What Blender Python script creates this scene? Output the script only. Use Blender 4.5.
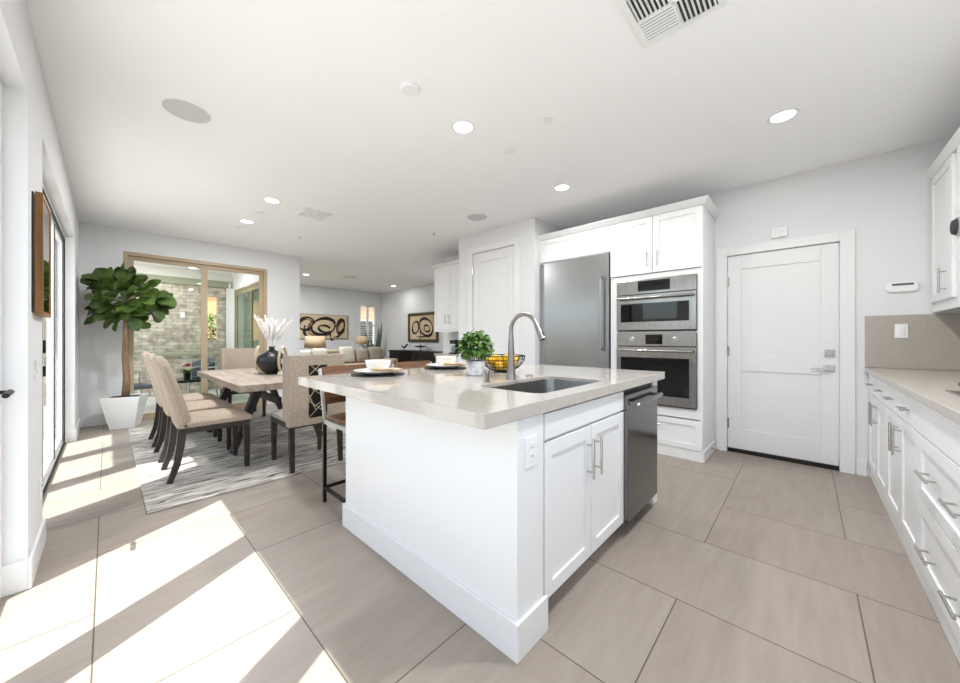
import bpy, bmesh, math, random
from math import pi, sin, cos, radians, sqrt
from mathutils import Vector, Matrix
from mathutils.geometry import delaunay_2d_cdt
random.seed(7)
for o in list(bpy.data.objects): bpy.data.objects.remove(o, do_unlink=True)
S = bpy.context.scene
C = S.collection

# ---------------------------------------------------------------- camera, world, sun, exposure
EYE = 1.182
cam_d = bpy.data.cameras.new('camera'); cam = bpy.data.objects.new('camera', cam_d); C.objects.link(cam)
cam.location = (0, 0, EYE); cam.rotation_euler = (pi/2, 0, -radians(46.95))
cam_d.sensor_width = 36; cam_d.lens = 348.0/960*36; cam_d.shift_y = -2.8/960; cam_d.clip_start = .02
S.camera = cam
W = bpy.data.worlds.new('sky'); S.world = W; W.use_nodes = True
wn = W.node_tree.nodes; wl = W.node_tree.links
sky = wn.new('ShaderNodeTexSky'); sky.sky_type = 'NISHITA'; sky.sun_disc = False
sky.sun_elevation = radians(62); sky.sun_rotation = radians(240); sky.air_density = .8; sky.dust_density = 2.0
hsv = wn.new('ShaderNodeHueSaturation'); hsv.inputs['Saturation'].default_value = .8
wl.new(sky.outputs[0], hsv.inputs['Color']); wl.new(hsv.outputs[0], wn['Background'].inputs['Color'])
wn['Background'].inputs['Strength'].default_value = .42
sun_d = bpy.data.lights.new('sun', 'SUN'); sun = bpy.data.objects.new('sun', sun_d); C.objects.link(sun)
sun_d.energy = 9.5; sun_d.angle = radians(.5); sun_d.color = (1, .99, .985)
SD = Vector((1, .56, -2.36)).normalized()
sun.rotation_euler = SD.to_track_quat('-Z', 'Y').to_euler()
sun.location = (-4, -3, 9)
CAN_W = 12.5
S.view_settings.view_transform = 'Standard'; S.view_settings.look = 'None'
S.view_settings.gamma = 1; S.view_settings.use_curve_mapping = False
S.view_settings.exposure = .38

# ---------------------------------------------------------------- materials
def lin(c):
    return tuple((v/255/12.92 if v/255 <= .04045 else ((v/255+.055)/1.055)**2.4) for v in c) + (1,)
MATS = {}
def mat(name, col, rough=.5, metal=0, spec=.5, var=0, scale=8, stretch=(1, 1, 1), bump=0, bscale=None, col2=None, coat=0, aniso=0, detail=4):
    m = bpy.data.materials.new(name); m.use_nodes = True; MATS[name] = m
    n = m.node_tree.nodes; l = m.node_tree.links; b = n['Principled BSDF']
    b.inputs['Base Color'].default_value = lin(col); b.inputs['Roughness'].default_value = rough
    b.inputs['Metallic'].default_value = metal; b.inputs['Specular IOR Level'].default_value = spec
    if coat: b.inputs['Coat Weight'].default_value = coat; b.inputs['Coat Roughness'].default_value = .04
    tc = n.new('ShaderNodeTexCoord'); mp = n.new('ShaderNodeMapping'); mp.inputs['Scale'].default_value = stretch
    l.new(tc.outputs['Object'], mp.inputs['Vector'])
    ns = n.new('ShaderNodeTexNoise'); ns.inputs['Scale'].default_value = scale; ns.inputs['Detail'].default_value = detail
    l.new(mp.outputs[0], ns.inputs['Vector'])
    if col2 or var:
        c2 = lin(col2) if col2 else tuple(min(1, v*(1-var)) for v in lin(col)[:3]) + (1,)
        r = n.new('ShaderNodeValToRGB'); r.color_ramp.elements[0].color = lin(col); r.color_ramp.elements[1].color = c2
        r.color_ramp.elements[0].position = .35; r.color_ramp.elements[1].position = .65
        l.new(ns.outputs['Fac'], r.inputs['Fac']); l.new(r.outputs[0], b.inputs['Base Color'])
    if bump:
        nb = ns
        if bscale:
            nb = n.new('ShaderNodeTexNoise'); nb.inputs['Scale'].default_value = bscale; nb.inputs['Detail'].default_value = 3
            l.new(mp.outputs[0], nb.inputs['Vector'])
        bp = n.new('ShaderNodeBump'); bp.inputs['Strength'].default_value = bump; bp.inputs['Distance'].default_value = .003
        l.new(nb.outputs['Fac'], bp.inputs['Height']); l.new(bp.outputs[0], b.inputs['Normal'])
    return m
def emit(name, col, s):
    m = bpy.data.materials.new(name); m.use_nodes = True
    b = m.node_tree.nodes['Principled BSDF']; b.inputs['Base Color'].default_value = lin(col)
    b.inputs['Emission Color'].default_value = lin(col); b.inputs['Emission Strength'].default_value = s
    return m
def glassmat(name, tint, refl=1.0, rough=0.0):
    m = bpy.data.materials.new(name); m.use_nodes = True; n = m.node_tree.nodes; l = m.node_tree.links
    n.remove(n['Principled BSDF']); out = n['Material Output']
    t = n.new('ShaderNodeBsdfTransparent'); t.inputs[0].default_value = lin(tint)
    g = n.new('ShaderNodeBsdfGlossy'); g.inputs['Roughness'].default_value = rough
    f = n.new('ShaderNodeFresnel'); f.inputs[0].default_value = 1.5
    geo = n.new('ShaderNodeNewGeometry'); inv = n.new('ShaderNodeMath'); inv.operation = 'SUBTRACT'; inv.inputs[0].default_value = refl
    l.new(geo.outputs['Backfacing'], inv.inputs[1]); mu = n.new('ShaderNodeMath'); mu.operation = 'MULTIPLY'; mu.use_clamp = True
    l.new(inv.outputs[0], mu.inputs[0]); l.new(f.outputs[0], mu.inputs[1])
    mx = n.new('ShaderNodeMixShader'); l.new(mu.outputs[0], mx.inputs[0]); l.new(t.outputs[0], mx.inputs[1]); l.new(g.outputs[0], mx.inputs[2])
    l.new(mx.outputs[0], out.inputs['Surface']); return m

wallp = mat('wall_paint', (229, 229, 230), .75, bump=.05, scale=90)
ceilp = mat('ceiling_paint', (250, 250, 251), .85, bump=.06, scale=70)
trimp = mat('trim_paint', (234, 234, 234), .4)
cabp = mat('cabinet_paint', (238, 238, 238), .35)
steel = mat('brushed_steel', (176, 177, 178), .26, 1, var=.12, scale=6, stretch=(1, 1, 60))
steelh = mat('brushed_steel_level', (180, 178, 176), .22, 1, var=.18, scale=3, stretch=(60, 60, 1))
darksteel = mat('dark_steel', (122, 122, 124), .16, 1, var=.08, scale=5, stretch=(1, 1, 40))
nickel = mat('brushed_nickel', (192, 190, 187), .24, 1)
faucetm = mat('faucet_nickel', (156, 151, 145), .28, 1)
sinksteel = mat('sink_steel', (140, 138, 134), .3, 1, var=.1, scale=6, stretch=(60, 60, 1))
chrome = mat('chrome', (205, 205, 205), .12, 1)
blackgloss = mat('black_glass', (10, 10, 11), .04, spec=.6)
blackp = mat('black_satin', (18, 17, 17), .38)
blackmetal = mat('black_metal', (28, 26, 25), .42, .6)
quartz = mat('quartz_top', (192, 184, 175), .07, spec=.7, var=.06, scale=40, detail=6)
granite = mat('counter_stone', (186, 177, 167), .22, spec=.5, var=.1, scale=60, detail=6)
splash = mat('splash_stone', (182, 174, 164), .4, var=.12, scale=70, detail=6)
oak = mat('oak_frame', (170, 120, 66), .5, var=.4, scale=5, stretch=(6, 6, .5), bump=.2)
tablewood = mat('washed_wood', (172, 157, 143), .5, col2=(142, 127, 113), scale=3.5, stretch=(9, .7, 9), bump=.15, detail=8)
darkwood = mat('espresso_wood', (58, 50, 46), .45, var=.35, scale=4, stretch=(5, 5, .6), bump=.1)
stoolwood = mat('walnut_wood', (122, 84, 56), .5, var=.45, scale=5, stretch=(1, 6, 12), bump=.1)
linen = mat('linen_fabric', (188, 172, 155), .95, spec=.2, col2=(158, 143, 128), scale=110, detail=3, bump=.5)
linenw = mat('grey_linen', (176, 168, 162), .95, spec=.2, col2=(150, 143, 138), scale=110, detail=3, bump=.5)
sofaf = mat('sofa_fabric', (196, 178, 154), .95, spec=.2, var=.12, scale=60, bump=.3)
pilloww = mat('pillow_white', (216, 208, 198), .95, spec=.2, var=.1, scale=30)
pillowg = mat('pillow_grey', (170, 158, 147), .95, spec=.2, var=.15, scale=30)
pillowb = mat('pillow_brown', (128, 106, 88), .95, spec=.2, var=.15, scale=30)
porcelain = mat('porcelain', (244, 242, 238), .2)
napkinm = mat('napkin_cloth', (242, 214, 168), .9, spec=.2, var=.1, scale=40)
lemonm = mat('lemon_skin', (240, 190, 30), .45, bump=.2, scale=120)
leafm = mat('fig_leaf', (44, 66, 22), .4, col2=(84, 106, 44), scale=4, spec=.45)
leafs = mat('bush_leaf', (48, 92, 34), .45, col2=(118, 152, 76), scale=25)
snakem = mat('snake_leaf', (52, 66, 48), .5, col2=(104, 116, 92), scale=14, stretch=(1, 1, 3))
barkm = mat('bark', (156, 130, 100), .85, var=.4, scale=8, stretch=(6, 6, 1), bump=.6)
soilm = mat('soil', (52, 40, 32), .95, var=.5, scale=40, bump=.8)
potw = mat('white_planter', (240, 240, 238), .35)
marble = mat('marble', (238, 238, 237), .25, col2=(165, 165, 166), scale=14, detail=8)
vasem = mat('black_ceramic', (24, 24, 26), .35, bump=.9, scale=12, stretch=(1, 1, 2.5))
plumem = mat('plume', (240, 236, 232), .95, spec=.1)
goldm = mat('pale_gold', (204, 186, 154), .35, .35)
waxm = mat('candle_wax', (240, 234, 216), .5)
tanframe = mat('tan_frame', (182, 162, 134), .5)
stonew = mat('patio_stone', (176, 166, 150), .9, col2=(126, 116, 104), scale=3, stretch=(1, 1, .6), bump=.6, detail=8)
def stonemat():
    m = mat('patio_stone_blocks', (176, 166, 150), .9); n = m.node_tree.nodes; l = m.node_tree.links; b = n['Principled BSDF']
    tc = n.new('ShaderNodeTexCoord'); mp = n.new('ShaderNodeMapping'); mp.inputs['Rotation'].default_value = (pi/2, 0, 0); l.new(tc.outputs['Object'], mp.inputs[0])
    br = n.new('ShaderNodeTexBrick'); br.inputs['Scale'].default_value = 1.0; br.inputs['Brick Width'].default_value = .24; br.inputs['Row Height'].default_value = .075; br.inputs['Mortar Size'].default_value = .006
    br.inputs['Color1'].default_value = lin((198, 190, 174)); br.inputs['Color2'].default_value = lin((166, 152, 138)); br.inputs['Mortar'].default_value = lin((158, 149, 136))
    ns = n.new('ShaderNodeTexNoise'); ns.inputs['Scale'].default_value = 9; ns.inputs['Detail'].default_value = 8; l.new(tc.outputs['Object'], ns.inputs[0])
    mx = n.new('ShaderNodeMixRGB'); mx.blend_type = 'OVERLAY'; mx.inputs[0].default_value = .95; l.new(mp.outputs[0], br.inputs[0]); l.new(br.outputs[0], mx.inputs[1]); l.new(ns.outputs[0], mx.inputs[2]); l.new(mx.outputs[0], b.inputs['Base Color'])
    bp = n.new('ShaderNodeBump'); bp.inputs['Strength'].default_value = .8; bp.inputs['Distance'].default_value = .02; l.new(ns.outputs[0], bp.inputs['Height']); l.new(bp.outputs[0], b.inputs['Normal'])
    return m
stonew = stonemat()
olive = mat('patio_beam', (150, 152, 128), .8)
stucco = mat('stucco', (236, 234, 230), .9, bump=.3, scale=40)
orange = mat('orange_stucco', (222, 170, 120), .9, bump=.3, scale=40)
concrete = mat('patio_concrete', (206, 202, 196), .9, var=.1, scale=6)
canvasm = mat('canvas_tan', (196, 174, 142), .8, col2=(218, 198, 168), scale=4, detail=6)
inkm = mat('brush_black', (28, 20, 18), .7)
rustm = mat('brush_rust', (120, 72, 46), .7)
olframe = mat('olive_frame', (72, 62, 40), .5)
shadem = mat('lamp_shade', (206, 180, 150), .9)
lampw = mat('lamp_base', (236, 234, 230), .3)
plastic = mat('white_plastic', (240, 240, 240), .4)
greyp = mat('speaker_mesh', (208, 208, 208), .9)
darkslot = mat('vent_dark', (60, 60, 62), .9)
lcd = mat('grey_display', (86, 90, 92), .3)
mirrorm = mat('mirror_glass', (196, 196, 184), .02, 1)
wick = mat('grey_wicker', (92, 96, 104), .8, var=.3, scale=80, bump=.5)
olivef = mat('olive_tan_frame', (150, 140, 108), .5)
alum = mat('grey_aluminium', (190, 190, 188), .4, .6)
redf = mat('red_flower', (190, 70, 80), .7)
glass = glassmat('window_glass', (246, 249, 247))
glassd = glassmat('tinted_glass', (196, 212, 196), 1.0)
tableglass = glassmat('table_glass', (200, 214, 208))
canlens = emit('lamp_lens', (255, 250, 244), 6)

def rugmat():
    m = bpy.data.materials.new('rug_pile'); m.use_nodes = True; n = m.node_tree.nodes; l = m.node_tree.links; b = n['Principled BSDF']
    b.inputs['Roughness'].default_value = 1; b.inputs['Specular IOR Level'].default_value = .1
    tc = n.new('ShaderNodeTexCoord')
    def nz(sc, st, loc=(0, 0, 0), d=2):
        mp = n.new('ShaderNodeMapping'); mp.inputs['Scale'].default_value = st; mp.inputs['Location'].default_value = loc
        l.new(tc.outputs['Object'], mp.inputs[0]); t = n.new('ShaderNodeTexNoise'); t.inputs['Scale'].default_value = sc; t.inputs['Detail'].default_value = d
        l.new(mp.outputs[0], t.inputs[0]); return t
    base = n.new('ShaderNodeValToRGB'); a = nz(3, (1, 5, 1)); l.new(a.outputs[0], base.inputs[0])
    e = base.color_ramp.elements; e[0].position = .38; e[0].color = lin((164, 159, 151)); e[1].position = .6; e[1].color = lin((192, 187, 178))
    d1 = nz(1, (4.2, 34, 1), (3, 1, 0), 1); r1 = n.new('ShaderNodeValToRGB'); l.new(d1.outputs[0], r1.inputs[0])
    r1.color_ramp.elements[0].position = .585; r1.color_ramp.elements[1].position = .605
    mx = n.new('ShaderNodeMixRGB'); l.new(r1.outputs[0], mx.inputs[0]); l.new(base.outputs[0], mx.inputs[1]); mx.inputs[2].default_value = lin((112, 102, 94))
    d2 = nz(1, (4, 32, 1), (9, 7, 2), 1); r2 = n.new('ShaderNodeValToRGB'); l.new(d2.outputs[0], r2.inputs[0])
    r2.color_ramp.elements[0].position = .57; r2.color_ramp.elements[1].position = .59
    mx2 = n.new('ShaderNodeMixRGB'); l.new(r2.outputs[0], mx2.inputs[0]); l.new(mx.outputs[0], mx2.inputs[1]); mx2.inputs[2].default_value = lin((212, 206, 196))
    l.new(mx2.outputs[0], b.inputs['Base Color'])
    p = nz(150, (1, 1, 1)); bp = n.new('ShaderNodeBump'); bp.inputs['Strength'].default_value = .5; bp.inputs['Distance'].default_value = .004
    l.new(p.outputs[0], bp.inputs['Height']); l.new(bp.outputs[0], b.inputs['Normal'])
    return m
rugm = rugmat()

def floormat():                                  # 2:1 herringbone of large porcelain tiles
    m = bpy.data.materials.new('floor_tile'); m.use_nodes = True; n = m.node_tree.nodes; l = m.node_tree.links; b = n['Principled BSDF']
    def mth(op, a, c=None, d=None):
        q = n.new('ShaderNodeMath'); q.operation = op
        for i, v in enumerate((a, c, d)):
            if v is None: continue
            if isinstance(v, (int, float)): q.inputs[i].default_value = v
            else: l.new(v, q.inputs[i])
        return q.outputs[0]
    tc = n.new('ShaderNodeTexCoord'); sp = n.new('ShaderNodeSeparateXYZ'); l.new(tc.outputs['Object'], sp.inputs[0])
    U = .601
    u = mth('DIVIDE', mth('SUBTRACT', sp.outputs[0], 1.765), U); v = mth('DIVIDE', mth('ADD', sp.outputs[1], .175), U)
    i = mth('FLOOR', u); j = mth('FLOOR', v); fu = mth('SUBTRACT', u, i); fv = mth('SUBTRACT', v, j)
    s = mth('FLOORED_MODULO', mth('ADD', i, j), 4)
    def is_(k): return mth('COMPARE', s, k, .1)
    s0, s1, s2, s3 = (is_(k) for k in range(4))
    g = .0042
    def near0(x): return mth('LESS_THAN', x, g)
    def near1(x): return mth('GREATER_THAN', x, 1-g)
    Lf = mth('MULTIPLY', near0(fu), mth('SUBTRACT', 1, s3)); Rt = mth('MULTIPLY', near1(fu), mth('SUBTRACT', 1, s2))
    Bt = mth('MULTIPLY', near0(fv), mth('SUBTRACT', 1, s1)); Tp = mth('MULTIPLY', near1(fv), mth('SUBTRACT', 1, s0))
    gr = mth('MAXIMUM', mth('MAXIMUM', Lf, Rt), mth('MAXIMUM', Bt, Tp))
    # tile id: root cell
    ri = mth('SUBTRACT', i, s3); rj = mth('SUBTRACT', j, s1)
    cid = n.new('ShaderNodeCombineXYZ'); l.new(ri, cid.inputs[0]); l.new(rj, cid.inputs[1])
    wn_ = n.new('ShaderNodeTexWhiteNoise'); wn_.noise_dimensions = '3D'; l.new(cid.outputs[0], wn_.inputs[0])
    # veins along the tile
    mp = n.new('ShaderNodeMapping'); mp.inputs['Rotation'].default_value = (0, 0, .45); mp.inputs['Scale'].default_value = (1.2, 9, 1)
    ad = n.new('ShaderNodeVectorMath'); ad.operation = 'ADD'; l.new(tc.outputs['Object'], ad.inputs[0]); l.new(wn_.outputs['Color'], ad.inputs[1])
    l.new(ad.outputs[0], mp.inputs[0])
    ns = n.new('ShaderNodeTexNoise'); ns.inputs['Scale'].default_value = 2.2; ns.inputs['Detail'].default_value = 8; ns.inputs['Roughness'].default_value = .65; l.new(mp.outputs[0], ns.inputs[0])
    r = n.new('ShaderNodeValToRGB'); l.new(ns.outputs[0], r.inputs[0]); e = r.color_ramp.elements
    e[0].position = .3; e[0].color = lin((149, 138, 128)); e[1].position = .7; e[1].color = lin((162, 151, 140))
    br = n.new('ShaderNodeBrightContrast'); l.new(r.outputs[0], br.inputs[0])
    l.new(mth('MULTIPLY', mth('SUBTRACT', wn_.outputs['Value'], .5), .03), br.inputs[1])
    mx = n.new('ShaderNodeMixRGB'); l.new(gr, mx.inputs[0]); l.new(br.outputs[0], mx.inputs[1]); mx.inputs[2].default_value = lin((92, 80, 68))
    l.new(mx.outputs[0], b.inputs['Base Color']); b.inputs['Roughness'].default_value = .42; b.inputs['Specular IOR Level'].default_value = .35
    return m
floorm = floormat()

# ---------------------------------------------------------------- mesh helpers
class MB:
    def __init__(s): s.b = bmesh.new()
    def box(s, x0, x1, y0, y1, z0, z1):
        if x0 > x1: x0, x1 = x1, x0
        if y0 > y1: y0, y1 = y1, y0
        if z0 > z1: z0, z1 = z1, z0
        v = [s.b.verts.new((x, y, z)) for z in (z0, z1) for y in (y0, y1) for x in (x0, x1)]
        for f in ((0, 2, 3, 1), (4, 5, 7, 6), (0, 1, 5, 4), (2, 6, 7, 3), (0, 4, 6, 2), (1, 3, 7, 5)): s.b.faces.new([v[k] for k in f])
        return s
    def ax(s, axis, f0, f1, u0, u1, z0, z1):       # box whose face normal runs along axis
        return s.box(f0, f1, u0, u1, z0, z1) if axis == 'x' else s.box(u0, u1, f0, f1, z0, z1)
    def hexa(s, bot, top):                         # prism between two quads
        v = [s.b.verts.new(p) for p in bot] + [s.b.verts.new(p) for p in top]; n = len(bot)
        s.b.faces.new(v[:n][::-1]); s.b.faces.new(v[n:])
        for k in range(n): s.b.faces.new([v[k], v[(k+1) % n], v[n+(k+1) % n], v[n+k]])
        return s
    def bar(s, p, q, w, d, w1=None, d1=None, up=(0, 0, 1)):
        p = Vector(p); q = Vector(q); t = (q-p).normalized(); up = Vector(up)
        a = t.cross(up)
        if a.length < .05: a = t.cross(Vector((0, 1, 0)))
        a.normalize(); c = t.cross(a).normalized(); w1 = w if w1 is None else w1; d1 = d if d1 is None else d1
        f = lambda o, w, d: [o+a*(i*w/2)+c*(j*d/2) for i, j in ((-1, -1), (1, -1), (1, 1), (-1, 1))]
        return s.hexa(f(p, w, d), f(q, w1, d1))
    def tube(s, pts, r, seg=10, cap=True, closed=False, flat=None):
        pts = [Vector(p) for p in pts]; n = len(pts); rings = []
        rr = r if isinstance(r, (list, tuple)) else [r]*n
        ref = None
        for k, p in enumerate(pts):
            a = pts[(k-1) % n] if (closed or k > 0) else p; b = pts[(k+1) % n] if (closed or k < n-1) else p
            t = (b-a).normalized()
            if ref is None:
                ref = Vector((0, 0, 1)) if abs(t.z) < .9 else Vector((1, 0, 0))
            x = (ref - t*ref.dot(t))
            if x.length < 1e-4: x = t.orthogonal()
            x.normalize(); y = t.cross(x); ref = x
            rings.append([s.b.verts.new(p + (x*cos(2*pi*i/seg) + y*sin(2*pi*i/seg))*rr[k]) for i in range(seg)])
        if flat:
            ax, c, th = flat
            for rg in rings:
                for v in rg: v.co[ax] = c + (v.co[ax]-c)*th
        for k in range(n if closed else n-1):
            A = rings[k]; B = rings[(k+1) % n]
            for i in range(seg): s.b.faces.new([A[i], A[(i+1) % seg], B[(i+1) % seg], B[i]])
        if cap and not closed: s.b.faces.new(rings[0][::-1]); s.b.faces.new(rings[-1])
        return s
    def cyl(s, p, q, r, r1=None, seg=24):
        return s.tube([p, q], [r, r if r1 is None else r1], seg)
    def lathe(s, prof, c=(0, 0, 0), seg=32, squash=None):
        rings = []
        for r, z in prof:
            if r < 1e-6: rings.append([s.b.verts.new((c[0], c[1], c[2]+z))])
            else: rings.append([s.b.verts.new((c[0]+r*cos(2*pi*i/seg), c[1]+r*sin(2*pi*i/seg), c[2]+z)) for i in range(seg)])
        for A, B in zip(rings, rings[1:]):
            for i in range(seg):
                q = [A[i % len(A)], A[(i+1) % len(A)], B[(i+1) % len(B)], B[i % len(B)]]
                q = [v for k, v in enumerate(q) if v not in q[:k]]
                if len(q) > 2: s.b.faces.new(q)
        return s
    def ell(s, c, rx, ry, rz, seg=14, rings=8, rot=None):
        t = MB(); prof = [(sin(pi*k/rings), -cos(pi*k/rings)) for k in range(rings+1)]; prof[0] = (0, -1); prof[-1] = (0, 1)
        M = Matrix.Translation(c) @ (rot or Matrix()) @ Matrix.Diagonal((rx, ry, rz, 1))
        n0 = len(s.b.verts); t.lathe(prof, seg=seg)
        t.b.transform(M); s.merge(t); return s
    def merge(s, t):
        mp = {}
        for v in t.b.verts: mp[v] = s.b.verts.new(v.co)
        for f in t.b.faces: s.b.faces.new([mp[v] for v in f.verts])
        t.b.free(); return s
    def feet(s, z=0):
        for v in s.b.verts: v.co.z = max(v.co.z, z)
        return s
    def xf(s, M): s.b.transform(M); return s
    def build(s, name, m, parent=None, bevel=0, smooth=False, seg=2, sub=0):
        bmesh.ops.recalc_face_normals(s.b, faces=s.b.faces)
        off = Vector(); p = parent
        while p: off += p.location; p = p.parent
        org = Vector()
        if parent is None:
            xs = [v.co for v in s.b.verts]
            org = Vector(((min(v.x for v in xs)+max(v.x for v in xs))/2, (min(v.y for v in xs)+max(v.y for v in xs))/2, min(v.z for v in xs)))
            off = org
        if off.length: s.b.transform(Matrix.Translation(-off))
        me = bpy.data.meshes.new(name); s.b.to_mesh(me); s.b.free()
        o = bpy.data.objects.new(name, me); C.objects.link(o); o.location = org
        if parent: o.parent = parent
        if m: me.materials.append(m)
        if smooth:
            for f in me.polygons: f.use_smooth = True
            if smooth == 'auto':
                me.set_sharp_from_angle(angle=radians(40))
        if bevel:
            md = o.modifiers.new('bevel', 'BEVEL'); md.width = bevel; md.segments = seg; md.limit_method = 'ANGLE'; md.angle_limit = radians(40)
        if sub:
            md = o.modifiers.new('subd', 'SUBSURF'); md.levels = sub; md.render_levels = sub
        return o
def thing(name, label, cat, loc=(0, 0, 0), group=None):
    o = bpy.data.objects.new(name, None); C.objects.link(o); o.location = loc; o.empty_display_size = .1
    return tag(o, label, cat, group)
def tag(o, label, cat, group=None):
    o['label'] = label; o['category'] = cat
    if group: o['group'] = group
    return o
def struct(o): o['kind'] = 'structure'; return o
def part_label(o, l): o['label'] = l; return o
def dup(root, loc, rz=0, label=None):
    r = root.copy(); C.objects.link(r); r.location = loc; r.rotation_euler = (0, 0, rz)
    if label: r['label'] = label
    def rec(a, b):
        for ch in a.children:
            c = ch.copy(); C.objects.link(c); c.parent = b; rec(ch, c)
    rec(root, r); return r

def shaker(axis, s, f, u0, u1, z0, z1, t=.02, rail=.06, rec=.009):
    """framed door slab; s = sign of the outward normal, f = outer face"""
    m = MB(); b = f - s*t; p = f - s*rec
    if u0 > u1: u0, u1 = u1, u0
    m.ax(axis, b, f, u0, u0+rail, z0, z1); m.ax(axis, b, f, u1-rail, u1, z0, z1)
    m.ax(axis, b, f, u0+rail, u1-rail, z0, z0+rail); m.ax(axis, b, f, u0+rail, u1-rail, z1-rail, z1)
    m.ax(axis, b, p, u0+rail-.001, u1-rail+.001, z0+rail-.001, z1-rail+.001)
    return m
def slab(axis, s, f, u0, u1, z0, z1, t=.02):
    return MB().ax(axis, f-s*t, f, u0, u1, z0, z1)
def pull(axis, s, f, u, z, L, vertical=True, r=.006, so=.032):
    m = MB(); P = (lambda d, uu, zz: (f+s*d, uu, zz)) if axis == 'x' else (lambda d, uu, zz: (uu, f+s*d, zz))
    if vertical:
        m.cyl(P(so, u, z-L/2), P(so, u, z+L/2), r, seg=12)
        for k in (-1, 1): m.cyl(P(0, u, z+k*L*.34), P(so, u, z+k*L*.34), r*.8, seg=10)
    else:
        m.cyl(P(so, u-L/2, z), P(so, u+L/2, z), r, seg=12)
        for k in (-1, 1): m.cyl(P(0, u+k*L*.34, z), P(so, u+k*L*.34, z), r*.8, seg=10)
    return m

# ================================================================ SETTING
CH = 2.743; XL = -.258; XW = 4.453; YR = -1.06; YB = 7.05; YF = 10.65; XG = 6.38
fl = MB().box(-.42, 6.6, -1.25, 7.2, -.1, 0).box(2.09, 6.6, 7.2, 10.85, -.1, 0).build('floor', floorm); struct(fl)
# keep tile coordinates in world space: move the origin back to zero
fl.data.transform(Matrix.Translation(fl.location)); fl.location = (0, 0, 0)
struct(MB().box(-.42, 6.6, -1.25, 7.2, CH, CH+.12).box(2.09, 6.6, 7.2, 10.85, CH, CH+.12).build('ceiling', ceilp))
m = MB(); T = -.42
O1 = (-.35, 2.69); O2 = (3.24, 6.15); OH = 2.35
m.box(T, XL, -1.25, O1[0], 0, CH).box(T, XL, O1[0], O1[1], OH, CH).box(T, XL, O1[1], O2[0], 0, CH).box(T, XL, O2[0], O2[1], OH, CH).box(T, XL, O2[1], 7.2, 0, CH)
struct(m.build('wall_left', wallp))
HX0, HX1, HZ0, HZ1 = -.15, 1.7, 1.0, 2.35
struct(MB().box(XL, HX0, YR-.15, YR, 0, CH).box(HX0, HX1, YR-.15, YR, 0, HZ0).box(HX0, HX1, YR-.15, YR, HZ1, CH).box(HX1, XW+.15, YR-.15, YR, 0, CH).build('wall_right', wallp))
SX0, SX1, SZ = .15, 1.956, 2.425
struct(MB().box(XL, SX0, YB, YB+.15, 0, CH).box(SX0, SX1, YB, YB+.15, SZ, CH).box(SX1, 2.505, YB, YB+.15, 0, CH).build('wall_back', wallp))
DY0, DY1, DH = -.225, .6, 2.05
struct(MB().box(XW, XW+.15, YR, DY0, 0, CH).box(XW, XW+.15, DY0, DY1, DH, CH).box(XW, XW+.15, DY1, 5.15, 0, CH).build('wall_front', wallp))
struct(MB().box(XW+.15, XG+.15, 5.0, 5.15, 0, CH).build('wall_divider', wallp))
WX0, WX1, WZ0, WZ1 = 5.61, 6.22, .97, 2.28
struct(MB().box(2.09, WX0, YF, YF+.15, 0, CH).box(WX0, WX1, YF, YF+.15, 0, WZ0).box(WX0, WX1, YF, YF+.15, WZ1, CH).box(WX1, XG+.15, YF, YF+.15, 0, CH).build('wall_far', wallp))
LY0, LY1, LZ0, LZ1 = 5.35, 6.85, .4, 2.35
struct(MB().box(XG, XG+.15, 5.15, LY0, 0, CH).box(XG, XG+.15, LY0, LY1, 0, LZ0).box(XG, XG+.15, LY0, LY1, LZ1, CH).box(XG, XG+.15, LY1, YF, 0, CH).build('wall_living', wallp))
GY0, GY1, GZ = 7.45, 10.10, 2.35
struct(MB().box(2.09, 2.24, 7.2, GY0, 0, CH).box(2.09, 2.24, GY0, GY1, GZ, CH).box(2.09, 2.24, GY1, YF, 0, CH).build('wall_patio', wallp))
PX = 3.741; PY0, PY1 = 2.534, 3.95; QY0, QY1, QZ = 2.86, 3.65, 2.45
struct(MB().box(PX, XW, PY0, QY0, 0, CH).box(PX, XW, QY1, PY1, 0, CH).box(PX, XW, QY0, QY1, QZ, CH).box(PX+.06, XW, QY0, QY1, 0, QZ).build('wall_pantry', wallp))
# baseboards
BH = .14; bt = .014
struct(MB().box(XL, XL+bt, O1[1]-bt, O2[0], 0, BH).box(XL-.075, XL, O1[1]-bt, O1[1], 0, BH).build('baseboard_left', trimp, bevel=.003))
struct(MB().box(XL, XL+bt, O2[1]-bt, YB, 0, BH).box(XL-.075, XL, O2[1]-bt, O2[1], 0, BH).build('baseboard_corner', trimp, bevel=.003))
struct(MB().box(XL+bt, SX0-.005, YB-bt, YB, 0, BH).box(SX1+.005, 2.505+bt, YB-bt, YB, 0, BH).box(2.505, 2.505+bt, YB, YB+.15, 0, BH).build('baseboard_back', trimp, bevel=.003))
struct(MB().box(2.24, XG, YF-bt, YF, 0, BH).box(XG-bt, XG, 5.15, YF-bt, 0, BH).build('baseboard_far', trimp, bevel=.003))
struct(MB().box(XW-bt, XW, -.39, -.325, 0, BH).build('baseboard_front', trimp, bevel=.003))
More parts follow.
